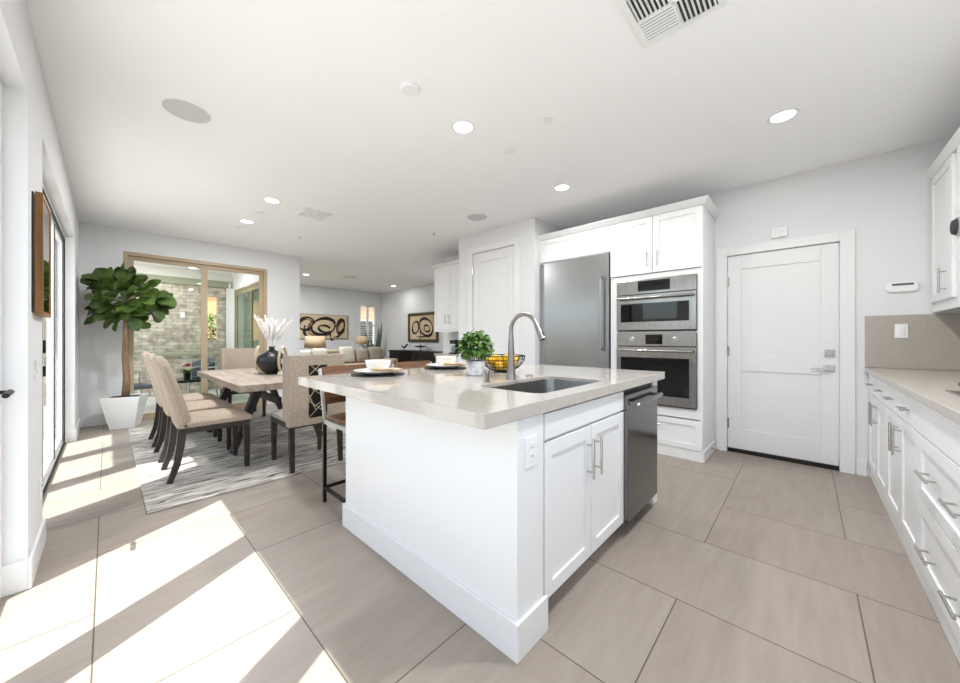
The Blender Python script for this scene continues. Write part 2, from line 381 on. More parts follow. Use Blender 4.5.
# garage door
d = thing('door_1', '', ''); 
for k in ('label', 'category'): del d[k]
struct(d); d.location = (XW, (DY0+DY1)/2, 0)
m = MB(); fx = XW+.012; bk = fx+.042; y0, y1 = DY0+.006, DY1-.006; z0, z1 = .042, DH-.006; r = .115
m.box(fx, bk, y0, y0+r, z0, z1).box(fx, bk, y1-r, y1, z0, z1).box(fx, bk, y0+r, y1-r, z0, .25).box(fx, bk, y0+r, y1-r, .85, 1.0).box(fx, bk, y0+r, y1-r, 1.90, z1)
m.box(fx+.010, bk, y0+r-.001, y1-r+.001, .25, .85).box(fx+.010, bk, y0+r-.001, y1-r+.001, 1.0, 1.90)
m.build('door_panel', trimp, d, bevel=.003)
MB().box(fx-.006, XW+.10, DY0+.002, DY1-.002, .0, .040).build('door_sweep', blackp, d, bevel=.002)
for z in (1.78, 1.05, .3):
    MB().cyl((XW-.004, DY1-.004, z-.05), (XW-.004, DY1-.004, z+.05), .007, seg=12).box(XW-.003, XW+.011, DY1-.018, DY1-.004, z-.05, z+.05).build('hinge', nickel, d)
lk = MB().box(fx-.012, fx, -.195, -.128, .885, .945).build('lever_plate', nickel, d, bevel=.002)
MB().cyl((fx-.012, -.16, .915), (fx-.05, -.16, .915), .009, seg=12).bar((fx-.05, -.17, .915), (fx-.05, -.04, .915), .018, .014).build('lever', nickel, lk, bevel=.003)
MB().box(fx-.014, fx, -.195, -.128, 1.02, 1.085).cyl((fx-.014, -.161, 1.052), (fx-.024, -.161, 1.052), .02, seg=20).build('deadbolt', nickel, d, bevel=.002)
cw = .095
struct(MB().box(XW-.016, XW, DY0-cw, DY0, 0, DH+cw*.9).box(XW-.016, XW, DY1, DY1+cw, 0, DH+cw*.9).box(XW-.016, XW, DY0, DY1, DH, DH+cw*.9).build('trim_1', trimp, bevel=.003))
# pantry door
d = bpy.data.objects.new('door_2', None); C.objects.link(d); d.location = (PX, (QY0+QY1)/2, 0); struct(d)
m = MB(); fx = PX+.012; bk = PX+.055; y0, y1 = QY0+.005, QY1-.005; z0, z1 = .012, QZ-.005; r = .11
m.box(fx, bk, y0, y0+r, z0, z1).box(fx, bk, y1-r, y1, z0, z1).box(fx, bk, y0+r, y1-r, z0, .22).box(fx, bk, y0+r, y1-r, .9, 1.03).box(fx, bk, y0+r, y1-r, 2.31, z1)
m.box(fx+.01, bk, y0+r-.001, y1-r+.001, .22, .9).box(fx+.01, bk, y0+r-.001, y1-r+.001, 1.03, 2.31).build('door_panel', trimp, d, bevel=.003)
for z in (2.2, 1.2, .25): MB().cyl((PX-.004, QY1-.003, z-.05), (PX-.004, QY1-.003, z+.05), .007, seg=12).box(PX-.003, PX+.011, QY1-.016, QY1-.003, z-.05, z+.05).build('hinge', nickel, d)
MB().cyl((fx, 2.93, .95), (fx-.008, 2.93, .95), .03).cyl((fx-.008, 2.93, .95), (fx-.05, 2.93, .95), .009, seg=12).bar((fx-.05, 2.92, .95), (fx-.05, 3.05, .95), .018, .014).build('lever', nickel, d)
struct(MB().box(PX-.014, PX, QY0-.085, QY0, 0, QZ+.085).box(PX-.014, PX, QY1, QY1+.085, 0, QZ+.085).box(PX-.014, PX, QY0, QY1, QZ, QZ+.085).build('trim_2', trimp, bevel=.003))
struct(MB().box(PX-bt, PX, PY0, QY0-.086, 0, BH).box(PX-bt, PX, QY1+.086, PY1, 0, BH).build('baseboard_pantry', trimp, bevel=.003))

def sliding(name, axis, f0, f1, u0, u1, z1, fm, gm, panes, rail=.07, frame=.04, zb=.02):
    """framed glazed opening; panes = list of (glass u0, glass u1)"""
    r = bpy.data.objects.new(name, None); C.objects.link(r); struct(r)
    r.location = ((f0+f1)/2, (u0+u1)/2, 0) if axis == 'x' else ((u0+u1)/2, (f0+f1)/2, 0)
    m = MB().ax(axis, f0, f1, u0, u0+frame, 0, z1).ax(axis, f0, f1, u1-frame, u1, 0, z1).ax(axis, f0, f1, u0+frame, u1-frame, z1-frame, z1).ax(axis, f0, f1, u0+frame, u1-frame, 0, zb)
    m.build('outer_frame', fm, r, bevel=.002)
    mid = (f0+f1)/2
    for k, (a, b, l_, rr) in enumerate(panes):       # glass span and stile widths
        g0 = mid-.018; g1 = mid+.018
        q = MB().ax(axis, g0, g1, a-l_, a, zb, z1-frame).ax(axis, g0, g1, b, b+rr, zb, z1-frame).ax(axis, g0, g1, a, b, zb, zb+rail).ax(axis, g0, g1, a, b, z1-frame-rail, z1-frame)
        s_ = q.build('sash', fm, r, bevel=.002)
        MB().ax(axis, mid-.004, mid+.004, a, b, zb+rail, z1-frame-rail).build('pane', gm, s_)
    return r
whitef = trimp
w = sliding('window_1', 'x', -.40, -.33, O1[0], O1[1], OH, whitef, glass, [(-.12, .825, .15, .105), (1.04, 1.72, .105, .1075), (1.935, 2.615, .1075, .035)])
hp = MB().cyl((-.345, 2.64, .94), (-.30, 2.64, .94), .009, seg=12).tube([(-.30, 2.64, .94), (-.298, 2.60, .945), (-.30, 2.52, .935)], .011, 12).build('lever', blackmetal, w, smooth='auto')
w2 = sliding('window_2', 'x', -.40, -.33, O2[0], O2[1], OH, whitef, glass, [(3.57, 4.21, .10, .105), (4.43, 5.13, .105, .105), (5.355, 6.06, .105, .05)])
MB().box(-.39, -.345, 3.28, 3.47, .02, OH-.04).build('side_panel', whitef, w2, bevel=.002)
MB().box(-.338, -.33+.004, 3.28, 6.11, .0, .022).build('track', darkslot, w2)
for z, h in ((1.12, .05), (.93, .04)):
    MB().box(-.362, -.326, 4.27, 4.31, z-h, z+h).build('latch', blackmetal, w2, bevel=.004)
MB().box(-.336, -.326, 6.085, 6.105, .03, 2.29).build('weather_seal', blackp, w2)
MB().box(-.336, -.326, 3.285, 6.105, 2.285, 2.305).build('head_seal', darkslot, w2)
for y in (4.318, 5.24): MB().box(-.349, -.342, y, y+.012, .03, 2.28).build('weather_seal', darkslot, w2)
w3 = sliding('window_3', 'y', YB+.0, YB+.12, SX0, SX1, SZ, tanframe, glass, [(SX0+.11, 1.03, .06, .04), (1.11, SX1-.11, .04, .06)], rail=.06, frame=.05)
w4 = sliding('window_4', 'x', 2.10, 2.17, GY0, GY1, GZ, olivef, glassd, [(GY0+.12, 8.72, .07, .03), (8.78, GY1-.12, .03, .07)], rail=.08, frame=.05)
# living room window with shutters
w5 = bpy.data.objects.new('window_5', None); C.objects.link(w5); w5.location = ((WX0+WX1)/2, YF, WZ0); struct(w5)
m = MB(); f = .045
for (a, b) in ((WX0, WX0+f), (WX1-f, WX1), ((WX0+WX1)/2-.03, (WX0+WX1)/2+.03)): m.box(a, b, YF-.02, YF+.03, WZ0, WZ1)
m.box(WX0+f, WX1-f, YF-.02, YF+.03, WZ0, WZ0+f).box(WX0+f, WX1-f, YF-.02, YF+.03, WZ1-f, WZ1).box(WX0+f, WX1-f, YF-.018, YF+.028, 1.60, 1.66)
m.build('shutter_frame', trimp, w5, bevel=.002)
m = MB()
for a, b in ((WX0+f, (WX0+WX1)/2-.03), ((WX0+WX1)/2+.03, WX1-f)):
    z = WZ0+f+.03
    while z < WZ1-f-.02:
        if not 1.585 < z < 1.675: m.bar((a, YF+.005, z), (b, YF+.005, z), .05, .006, up=(0, .25, 1))
        z += .055
m.build('louvres', trimp, w5)
MB().box(WX0, WX1, YF+.10, YF+.108, WZ0, WZ1).build('pane', glass, w5)
w6 = bpy.data.objects.new('added_window_6', None); C.objects.link(w6); w6.location = ((HX0+HX1)/2, YR-.08, HZ0); struct(w6)  # added window behind the camera, lets in extra daylight to brighten the kitchen
m = MB(); f = .05
for a in (HX0, (HX0+HX1)/2-f/2, HX1-f): m.box(a, a+f, YR-.11, YR-.05, HZ0, HZ1)
for z in (HZ0, HZ1-f): m.box(HX0+f, HX1-f, YR-.11, YR-.05, z, z+f)
m.build('window_frame', trimp, w6, bevel=.002)
MB().box(HX0+f, HX1-f, YR-.084, YR-.076, HZ0+f, HZ1-f).build('pane', glass, w6)
w7 = bpy.data.objects.new('added_window_7', None); C.objects.link(w7); w7.location = (XG+.08, (LY0+LY1)/2, LZ0); struct(w7)  # unseen window added to give the living room more soft sky light
m = MB(); f = .05
for a in (LY0, (LY0+LY1)/2-f/2, LY1-f): m.box(XG+.05, XG+.11, a, a+f, LZ0, LZ1)
for z in (LZ0, LZ1-f): m.box(XG+.05, XG+.11, LY0+f, LY1-f, z, z+f)
m.build('window_frame', trimp, w7, bevel=.002)
MB().box(XG+.076, XG+.084, LY0+f, LY1-f, LZ0+f, LZ1-f).build('pane', glass, w7)
struct(MB().box(WX0-.02, WX1+.02, YF-.05, YF+.0, WZ0-.03, WZ0).build('trim_3', trimp, bevel=.003))
# backsplash
struct(MB().box(XW-.012, XW, YR, -.376, .938, 1.377).box(1.75, XW-.012, YR, YR+.012, .938, 1.39).build('trim_4', splash, bevel=.0015))

# ================================================================ CEILING FITTINGS
def can(x, y, label, power=CAN_W, z=CH):
    t = thing('recessed_light', label, 'ceiling light', (x, y, z), 'recessed ceiling lights')
    MB().lathe([(.066, -.001), (.07, -.006), (.086, -.004), (.088, -.0005)], (x, y, z)).build('trim_ring', plastic, t, smooth=True)
    MB().lathe([(0, -.0035), (.066, -.0035), (.066, -.001)], (x, y, z)).build('lens', canlens, t)
    ld = bpy.data.lights.new('lamp', 'AREA'); ld.shape = 'DISK'; ld.size = .12; ld.energy = power; ld.color = (.965, .985, 1)
    lo = bpy.data.objects.new('lamp', ld); C.objects.link(lo); lo.parent = t; lo.location = (0, 0, -.012)
    return t
can(3.232, .113, 'lit round recessed ceiling light in front of the door at right', 7)
can(1.79, .113, 'added round recessed fill light above the aisle, out of view', 27)  # extra lamp added out of view to lift the right cabinets
can(1.79, 1.843, 'lit round recessed ceiling light above the plant end of the island')
can(3.203, 1.834, 'lit round recessed ceiling light in front of the refrigerator', 8)
can(1.269, 4.4, 'lit recessed ceiling light above dining table, nearer of the pair by the square vent', 26)
can(1.269, 5.432, 'lit recessed ceiling light over dining table, farther of the pair, nearer the glass doors', 26)
can(3.295, 8.868, 'lit recessed ceiling light in living room beside the dining wall end', 46)
can(5.784, 8.909, 'lit recessed ceiling light in living room near the framed art wall', 5)
def disc(name, label, cat, x, y, r, h, m_=plastic, group=None, inner=None):
    t = thing(name, label, cat, (x, y, CH), group)
    MB().lathe([(0, -h), (r*(.97 if m_ is greyp else .86), -h), (r, -h*.6), (r, 0)], (x, y, CH)).build('housing', plastic, t, smooth='auto')
    MB().lathe([(0, -h-.001), (r*(.96 if m_ is greyp else .82), -h-.001), (r*(.96 if m_ is greyp else .82), -h+.001)], (x, y, CH)).build('grille', m_, t)
    return t
disc('ceiling_speaker', 'large round grey speaker grille in the ceiling near the left wall', 'speaker', .372, 3.096, .133, .005, greyp, 'ceiling speakers')
disc('ceiling_speaker', 'round grey speaker grille in the ceiling in front of the pantry door', 'speaker', 3.236, 3.075, .13, .005, greyp, 'ceiling speakers')
disc('smoke_detector', 'white round detector on the ceiling between large speaker and island light', 'smoke detector', 1.283, 1.794, .06, .022)
disc('smoke_detector', 'flat white round detector on ceiling between the island and refrigerator lights', 'smoke detector', 2.273, 1.795, .06, .012)
disc('ceiling_disc', 'small flat white disc between the two dining table lights', 'cover disc', 1.283, 4.908, .06, .008)
disc('ceiling_disc', 'small flat white disc beyond the farther dining table light', 'cover disc', 1.274, 5.761, .06, .008)
def sprinkler(x, y, label):
    t = thing('sprinkler', label, 'sprinkler', (x, y, CH), 'ceiling sprinklers')
    MB().lathe([(0, -.006), (.034, -.006), (.04, 0)], (x, y, CH), 20).build('escutcheon', plastic, t, smooth='auto')
    MB().cyl((x, y, CH-.006), (x, y, CH-.03), .006, seg=10).lathe([(0, -.032), (.016, -.032), (.016, -.03), (0, -.03)], (x, y, CH), 16).build('nozzle', nickel, t)
disc('ceiling_disc', 'small flat white disc beside the island ceiling light, right of it', 'cover disc', 2.146, 1.341, .034, .008)
sprinkler(3.276, 3.986, 'small sprinkler head on ceiling left of the pantry wall')
sprinkler(2.0, 5.61, 'small sprinkler head on ceiling near the dining wall end')
def vent(x0, x1, y0, y1, label):
    t = thing('ceiling_vent', label, 'air vent', ((x0+x1)/2, (y0+y1)/2, CH), 'white ceiling air vents')
    z = CH; b = .028; mx = (x0+x1)/2; my = (y0+y1)/2
    MB().box(x0+b, x1-b, y0+b, y1-b, z-.004, z-.0005).build('dark_panel', darkslot, t)
    m = MB().box(x0, x1, y0, y0+b, z-.012, z).box(x0, x1, y1-b, y1, z-.012, z).box(x0, x0+b, y0+b, y1-b, z-.012, z).box(x1-b, x1, y0+b, y1-b, z-.012, z)
    m.box(mx-.006, mx+.006, y0+b, y1-b, z-.012, z-.002).box(x0+b, x1-b, my-.006, my+.006, z-.012, z-.002).build('frame', plastic, t, bevel=.002)
    m = MB(); n = 8
    for (a, c, e, f_, dr) in ((x0+b, mx, y0+b, my, 0), (mx, x1-b, y0+b, my, 1), (x0+b, mx, my, y1-b, 1), (mx, x1-b, my, y1-b, 0)):
        for k in range(n):
            q = (k+.5)/n
            if dr == 0: xx = a+(c-a)*q; m.bar((xx, e, z-.009), (xx, f_, z-.009), .010, .002, up=(.8, 0, .6))
            else: yy = e+(f_-e)*q; m.bar((a, yy, z-.009), (c, yy, z-.009), .010, .002, up=(0, .8, .6))
    m.build('louvres', plastic, t)
vent(1.60, 1.965, .265, .63, 'large square white louvred vent at the top edge of the ceiling')
vent(1.60, 1.93, 4.33, 4.66, 'square louvred ceiling vent over the dining area by the two lights')
vent(4.03, 4.35, 8.25, 8.57, 'square louvred ceiling vent in the living room')

# ================================================================ ISLAND
ISZ = .938
t = thing('island_cabinet', 'white kitchen island cabinet with two framed doors under the sink', 'kitchen island', (1.9, 1.45, 0))
m = MB().box(1.03, 1.205, .775, 2.125, 0, .885).box(1.205, 2.085, 1.40, 2.125, .0, .885).box(1.205, 2.085, .800, .83, .105, .885).box(1.205, 1.235, .83, 1.40, .105, .885).box(2.05, 2.085, .80, 1.40, .105, .885)
m.box(1.235, 2.05, .83, 1.40, .105, .125).box(1.205, 2.085, .86, .885, 0, .105)
m.box(2.085, 2.64, 1.40, 2.125, 0, .885).box(2.641, 2.745, .79, 1.4, 0, .885).box(2.641, 2.745, 1.4, 2.125, 0, .885)
m.build('carcass', cabp, t)
m = MB().box(1.014, 1.03, .761, 2.141, 0, .14).box(1.03, 1.222, .761, .775, 0, .14).box(1.03, 2.76, 2.125, 2.141, 0, .14)
m.build('base_trim', trimp, t, bevel=.003)
F = .778
MB().ax('y', F, F+.02, 1.222, 2.068, .765, .872).build('drawer_front', cabp, t, bevel=.002)
for a, b, hu in ((1.222, 1.643, 1.60), (1.648, 2.068, 1.69)):
    dd = shaker('y', -1, F, a, b, .105, .752).build('door', cabp, t, bevel=.0015)
    pull('y', -1, F, hu, .60, .19, True, .0065).build('handle', nickel, dd)
o = tag(MB().box(.833, 2.81, .757, 2.373, ISZ-.001, ISZ).build('x', None), '', ''); bpy.data.objects.remove(o, do_unlink=True)
def rrect(x0, x1, y0, y1, r, n=6):
    p = []
    for cx, cy, a in ((x1-r, y1-r, 0), (x0+r, y1-r, pi/2), (x0+r, y0+r, pi), (x1-r, y0+r, 1.5*pi)):
        for k in range(n+1): p.append((cx+r*cos(a+pi/2*k/n), cy+r*sin(a+pi/2*k/n)))
    return p
hole = rrect(1.30, 1.99, .852, 1.245, .06)
outer = [(.833, .757), (2.81, .757), (2.81, 2.373), (.833, 2.373)]
vs = [Vector(p) for p in outer+hole]; n = len(hole)
ed = [(0, 1), (1, 2), (2, 3), (3, 0)] + [(4+k, 4+(k+1) % n) for k in range(n)]
V2, E2, F2, *_ = delaunay_2d_cdt(vs, ed, [], 0, 1e-5)
def inhole(c):
    q = False; j = n-1
    for i in range(n):
        if (hole[i][1] > c[1]) != (hole[j][1] > c[1]) and c[0] < (hole[j][0]-hole[i][0])*(c[1]-hole[i][1])/(hole[j][1]-hole[i][1])+hole[i][0]: q = not q
        j = i
    return q
m = MB(); vt = [m.b.verts.new((v.x, v.y, ISZ)) for v in V2]
for f in F2:
    c = sum((V2[k] for k in f), Vector((0, 0)))/len(f)
    if not inhole(c): m.b.faces.new([vt[k] for k in f])
g = bmesh.ops.extrude_face_region(m.b, geom=list(m.b.faces))
for e in g['geom']:
    if isinstance(e, bmesh.types.BMVert): e.co.z = ISZ-.052
tag(m.build('island_countertop', quartz, bevel=.002), 'thick polished pale stone countertop on the kitchen island', 'countertop')
t = thing('sink', 'undermount stainless steel sink sunk into the island countertop', 'sink', (1.645, 1.065, .70))
m = MB(); rings = []
for (ins, z, r) in ((.0005, ISZ-.019, .06), (.004, ISZ-.019, .056), (.006, ISZ-.03, .056), (.012, .73, .05), (.022, .712, .045), (.045, .705, .03)):
    rings.append([m.b.verts.new((x, y, z)) for x, y in rrect(1.30+ins, 1.99-ins, .852+ins, 1.245-ins, r)])
for A, B in zip(rings, rings[1:]):
    for i in range(len(A)): m.b.faces.new([A[i], A[(i+1) % len(A)], B[(i+1) % len(A)], B[i]])
m.b.faces.new(rings[-1])
o = m.build('basin', sinksteel, t, smooth='auto'); md = o.modifiers.new('s', 'SOLIDIFY'); md.thickness = .002
MB().lathe([(0, .7075), (.03, .7075), (.045, .709), (.045, .7055)], (1.68, 1.07, 0), 24).build('drain', chrome, t, smooth='auto')
t = thing('faucet', 'tall brushed nickel gooseneck faucet with pull down spray head', 'faucet', (1.667, 1.30, ISZ))
X, Y = 1.667, 1.30
MB().lathe([(0, 0), (.029, 0), (.029, .006), (.027, .012), (.0245, .06), (.018, .20), (.014, .27), (.0128, .285)], (X, Y, ISZ), 24).build('base', faucetm, t, smooth='auto')
pts = [(X, Y, ISZ+.2), (X, Y, 1.233)]
R = .093
for k in range(0, 15):
    a = pi - (pi*1.02-.42)*k/14
    pts.append((X, Y-R-R*cos(a), 1.233+R*sin(a)))
MB().tube(pts, .0125, 16).build('spout', faucetm, t, smooth='auto')
e = Vector(pts[-1]); dv = (e-Vector(pts[-2])).normalized()
hd = MB().tube([e-dv*.005, e+dv*.012, e+dv*.07, e+dv*.098, e+dv*.1], [.0125, .0145, .017, .0205, .018], 16).build('spray_head', faucetm, t, smooth='auto')
q = e+dv*.05
MB().bar(q+Vector((0, 0, 0))+Vector((0.0, -.015, .006)), q+dv*.032+Vector((0, -.018, .006)), .012, .008).build('button', blackp, hd, bevel=.003)
MB().cyl(e+dv*.1, e+dv*.103, .014).build('nozzle', blackp, hd)
t = thing('soap_dispenser', 'short nickel soap dispenser left of the faucet', 'soap dispenser', (1.46, 1.31, ISZ))
MB().lathe([(0, 0), (.017, 0), (.017, .005), (.0135, .008), (.0135, .045), (.0165, .047), (.0165, .068), (.014, .072), (0, .072)], (1.46, 1.31, ISZ), 20).build('body', faucetm, t, smooth='auto')
MB().tube([(1.46, 1.31, ISZ+.06), (1.46, 1.285, ISZ+.062), (1.46, 1.262, ISZ+.056)], .0055, 10).build('nozzle', faucetm, t, smooth='auto')
t = thing('air_switch', 'low round nickel air switch button behind the sink', 'sink button', (1.862, 1.30, ISZ))
MB().lathe([(0, 0), (.024, 0), (.024, .005), (.02, .008), (0, .008)], (1.862, 1.30, ISZ), 24).build('ring', faucetm, t, smooth='auto')
MB().lathe([(0, .0081), (.013, .0081), (.013, .011), (0, .012)], (1.862, 1.30, ISZ), 20).build('button', faucetm, t, smooth='auto')
def outlet(axis, s, f, u, z, label, name='wall_outlet', rocker=False, w=.072, h=.115):
    loc = (f, u, z) if axis == 'x' else (u, f, z)
    t = thing(name, label, 'light switch' if rocker else 'outlet', loc)
    MB().ax(axis, f, f+s*.006, u-w/2, u+w/2, z-h/2, z+h/2).build('plate', plastic, t, bevel=.002)
    if rocker: MB().ax(axis, f+s*.006, f+s*.010, u-.017, u+.017, z-.034, z+.034).build('rocker', plastic, t, bevel=.002)
    else:
        o = MB().ax(axis, f+s*.006, f+s*.0085, u-.018, u+.018, z-.036, z+.036).build('receptacle', plastic, t, bevel=.002)
        for zz in (z-.017, z+.017):
            for du in (-.006, .006): MB().ax(axis, f+s*.0085, f+s*.009, u+du-.0012, u+du+.0012, zz-.005, zz+.005).build('slot', blackp, o)
    return t
outlet('y', -1, .775, 1.115, .748, 'white electrical outlet on the island end post beside the cabinet door')
# dishwasher
t = thing('dishwasher', 'dark stainless steel dishwasher built into the right end of the island', 'dishwasher', (2.39, 1.05, 0))
MB().box(2.089, 2.634, .80, 1.38, .10, .872).box(2.092, 2.63, .87, 1.36, 0, .10).build('tub', blackp, t)
dd = MB().box(2.074, 2.634, .757, .7985, .10, .852).build('door', darksteel, t, bevel=.004)
m = MB().tube([(2.09, .722, .80), (2.60, .722, .80)], .0125, 14)
for x in (2.11, 2.58): m.box(x-.012, x+.012, .722, .757, .79, .81)
m.build('handle', darksteel, dd, smooth='auto')
part_label(MB().box(2.094, 2.13, .7065, .7105, .793, .807).build('badge', plastic, dd), 'small pale badge on the handle')
# place settings
def setting(cx, cy, who, side):
    g = 'black chargers on the island'
    o = MB().lathe([(0, 0), (.165, 0), (.178, .003), (.177, .006), (.165, .005), (0, .005)], (cx, cy, ISZ), 48).build('charger_plate', blackp, smooth='auto'); tag(o, 'round black charger plate at the bottom of the %s' % who, 'charger plate', g)
    m = MB(); n = 48; P = [(.0, .006), (.085, .006), (.10, .008), (.155, .028), (.160, .032), (.156, .034), (.10, .015), (0, .011)]
    rings = []
    for r, z in P:
        if r == 0: rings.append([m.b.verts.new((cx, cy, ISZ+z))]); continue
        rings.append([m.b.verts.new((cx+r*(1+.02*cos(12*2*pi*i/n)*(r/.146)**3)*cos(2*pi*i/n), cy+r*(1+.02*cos(12*2*pi*i/n)*(r/.146)**3)*sin(2*pi*i/n), ISZ+z)) for i in range(n)])
    for A, B in zip(rings, rings[1:]):
        for i in range(n):
            q = [A[i % len(A)], A[(i+1) % len(A)], B[(i+1) % len(B)], B[i % len(B)]]; q = [v for k, v in enumerate(q) if v not in q[:k]]; m.b.faces.new(q)
    tag(m.build('dinner_plate', porcelain, smooth=True), 'cream scalloped dinner plate in the middle of the %s' % who, 'plate', 'cream plates on the island')
    # folded napkin hanging over the near rim
    m = MB(); N = 10; K = 6; gp = [[None]*(K+1) for _ in range(N+1)]
    ex = Vector((.6826, -.7307, 0)); ey = Vector((.7307, .6826, 0)); c = Vector((cx, cy, ISZ))
    for a in range(N+1):
        for b in range(K+1):
            u = .135*(b/K-.5)*(1.0+.5*a/N) + .05+.05*a/N; w_ = -.066-.088*a/N
            rr = abs(w_); z = .018 + max(0, (rr-.09))*.42 + .003*sin(b*2.2) + .003
            gp[a][b] = m.b.verts.new(c + ex*u + ey*w_ + Vector((0, 0, z)))
    for a in range(N):
        for b in range(K): m.b.faces.new([gp[a][b], gp[a+1][b], gp[a+1][b+1], gp[a][b+1]])
    o = m.build('napkin', napkinm, smooth=True); md = o.modifiers.new('s', 'SOLIDIFY'); md.thickness = .006; md.offset = 1
    tag(o, 'folded tan napkin laid against the bowl of the %s' % who, 'napkin', 'tan napkins on the island')
    o = MB().lathe([(0, .0), (.042, 0), (.044, .006), (.062, .018), (.078, .045), (.086, .082), (.083, .084), (.072, .046), (.055, .02), (0, .012)], (cx, cy, ISZ+.0135), 40).build('bowl', porcelain, smooth='auto')
    tag(o, 'white bowl on top of the %s' % who, 'bowl', 'white bowls on the island')
setting(1.262, 2.13, 'left place setting on the island', 0)
setting(1.91, 2.17, 'place setting beside the potted plant', 1)
# potted plant
def leaf(m, base, d, nrm, L, w, fold=.12, curl=.2, ob=.62, segs=5):
    d = Vector(d).normalized(); nrm = Vector(nrm); nrm = (nrm - d*nrm.dot(d))
    if nrm.length < 1e-3: nrm = d.orthogonal()
    nrm.normalize(); sd = d.cross(nrm); rows = []
    for k in range(segs+1):
        s = k/segs; ww = w*(sin(pi*min(1, s**(.9 if ob < .55 else 1.5)))**.75 if 0 < s < 1 else .04)
        c = Vector(base) + d*(L*s) - nrm*(curl*L*s*s)
        rows.append([m.b.verts.new(c - sd*ww/2 + nrm*fold*ww), m.b.verts.new(c), m.b.verts.new(c + sd*ww/2 + nrm*fold*ww)])
    for A, B in zip(rows, rows[1:]):
        m.b.faces.new([A[0], A[1], B[1], B[0]]); m.b.faces.new([A[1], A[2], B[2], B[1]])
PXp, PYp = 1.687, 1.62
t = thing('potted_plant', 'bushy green plant in a white marbled pot behind the faucet', 'potted plant', (PXp, PYp, ISZ))
MB().lathe([(0, 0), (.055, 0), (.06, .005), (.066, .095), (.063, .097), (.056, .09), (0, .085)], (PXp, PYp, ISZ), 28).build('pot', marble, t, smooth='auto')
m = MB(); rnd = random.Random(3)
for k in range(520):
    z = rnd.uniform(-.75, 1); a = rnd.uniform(0, 2*pi); r = sqrt(1-z*z); q = rnd.uniform(.55, 1.0)
    d = Vector((r*cos(a), r*sin(a), z)); p = Vector((PXp, PYp, ISZ+.185)) + Vector((d.x*.108, d.y*.108, d.z*.095))*q
    dd = (d + Vector((rnd.uniform(-.7, .7), rnd.uniform(-.7, .7), rnd.uniform(-.3, .8)))).normalized()
    leaf(m, p, dd, d+Vector((0, 0, .6)), rnd.uniform(.028, .040), rnd.uniform(.026, .034), .12, .35, .5, 5)
m.build('foliage', leafs, t)
m = MB()
for k in range(14):
    a = k*2.4; m.tube([(PXp+.02*cos(a), PYp+.02*sin(a), ISZ+.085), (PXp+.04*cos(a), PYp+.04*sin(a), ISZ+.14), (PXp+.075*cos(a), PYp+.075*sin(a), ISZ+.2)], .002, 5)
m.build('stems', barkm, t)
# wire basket with lemons
bx, by = 2.0, 1.64
t = thing('wire_basket', 'black wire grid fruit basket behind the faucet', 'fruit basket', (bx, by, ISZ))
prof = lambda s: (.06+.105*sin(s*pi/2)**.9 if s > 0 else .06, .004+.114*s**1.25)
m = MB()
for s_, rr in ((0, .003), (.22, .0022), (.42, .0022), (.62, .0022), (.82, .0022), (1, .0042)):
    r, z = prof(s_); m.tube([(bx+r*cos(2*pi*k/40), by+r*sin(2*pi*k/40), ISZ+z) for k in range(40)], rr, 6, closed=True)
for k in range(26):
    a = 2*pi*k/26; m.tube([(bx+prof(s/8)[0]*cos(a), by+prof(s/8)[0]*sin(a), ISZ+prof(s/8)[1]) for s in range(9)], .002, 5)
for k in range(5):
    m.tube([(bx-.05, by-.04+.02*k, ISZ+.004), (bx+.05, by-.04+.02*k, ISZ+.004)], .002, 5)
m.build('wires', blackmetal, t)
k = 0
LP = [(.095, -.04, .088, 'high against the right side'), (-.09, .04, .085, 'high against the left side'), (-.055, -.02, .046, 'resting low on the left side'), (.02, -.06, .048, 'low at the front'), (.06, .015, .047, 'low on the right side'), (-.015, .055, .046, 'low at the back'), (-.045, .03, .095, 'on top at the left'), (.035, -.03, .098, 'on top at the right'), (-.03, -.065, .092, 'on top at the front')]
for dx, dy, dz, w_ in LP:
    q = Matrix.Rotation(rnd.uniform(0, 3), 4, 'Z') @ Matrix.Rotation(rnd.uniform(-.4, .4), 4, 'Y')
    mm = MB().ell((0, 0, 0), .041, .031, .031, 16, 10)
    for v in mm.b.verts:
        if abs(v.co.x) > .036: v.co.x *= 1.12
    mm.xf(Matrix.Translation((bx+dx, by+dy, ISZ+dz)) @ q)
    tag(mm.build('lemon', lemonm, smooth=True), 'yellow lemon %s of the black wire basket' % w_, 'lemon', 'lemons in the wire basket')

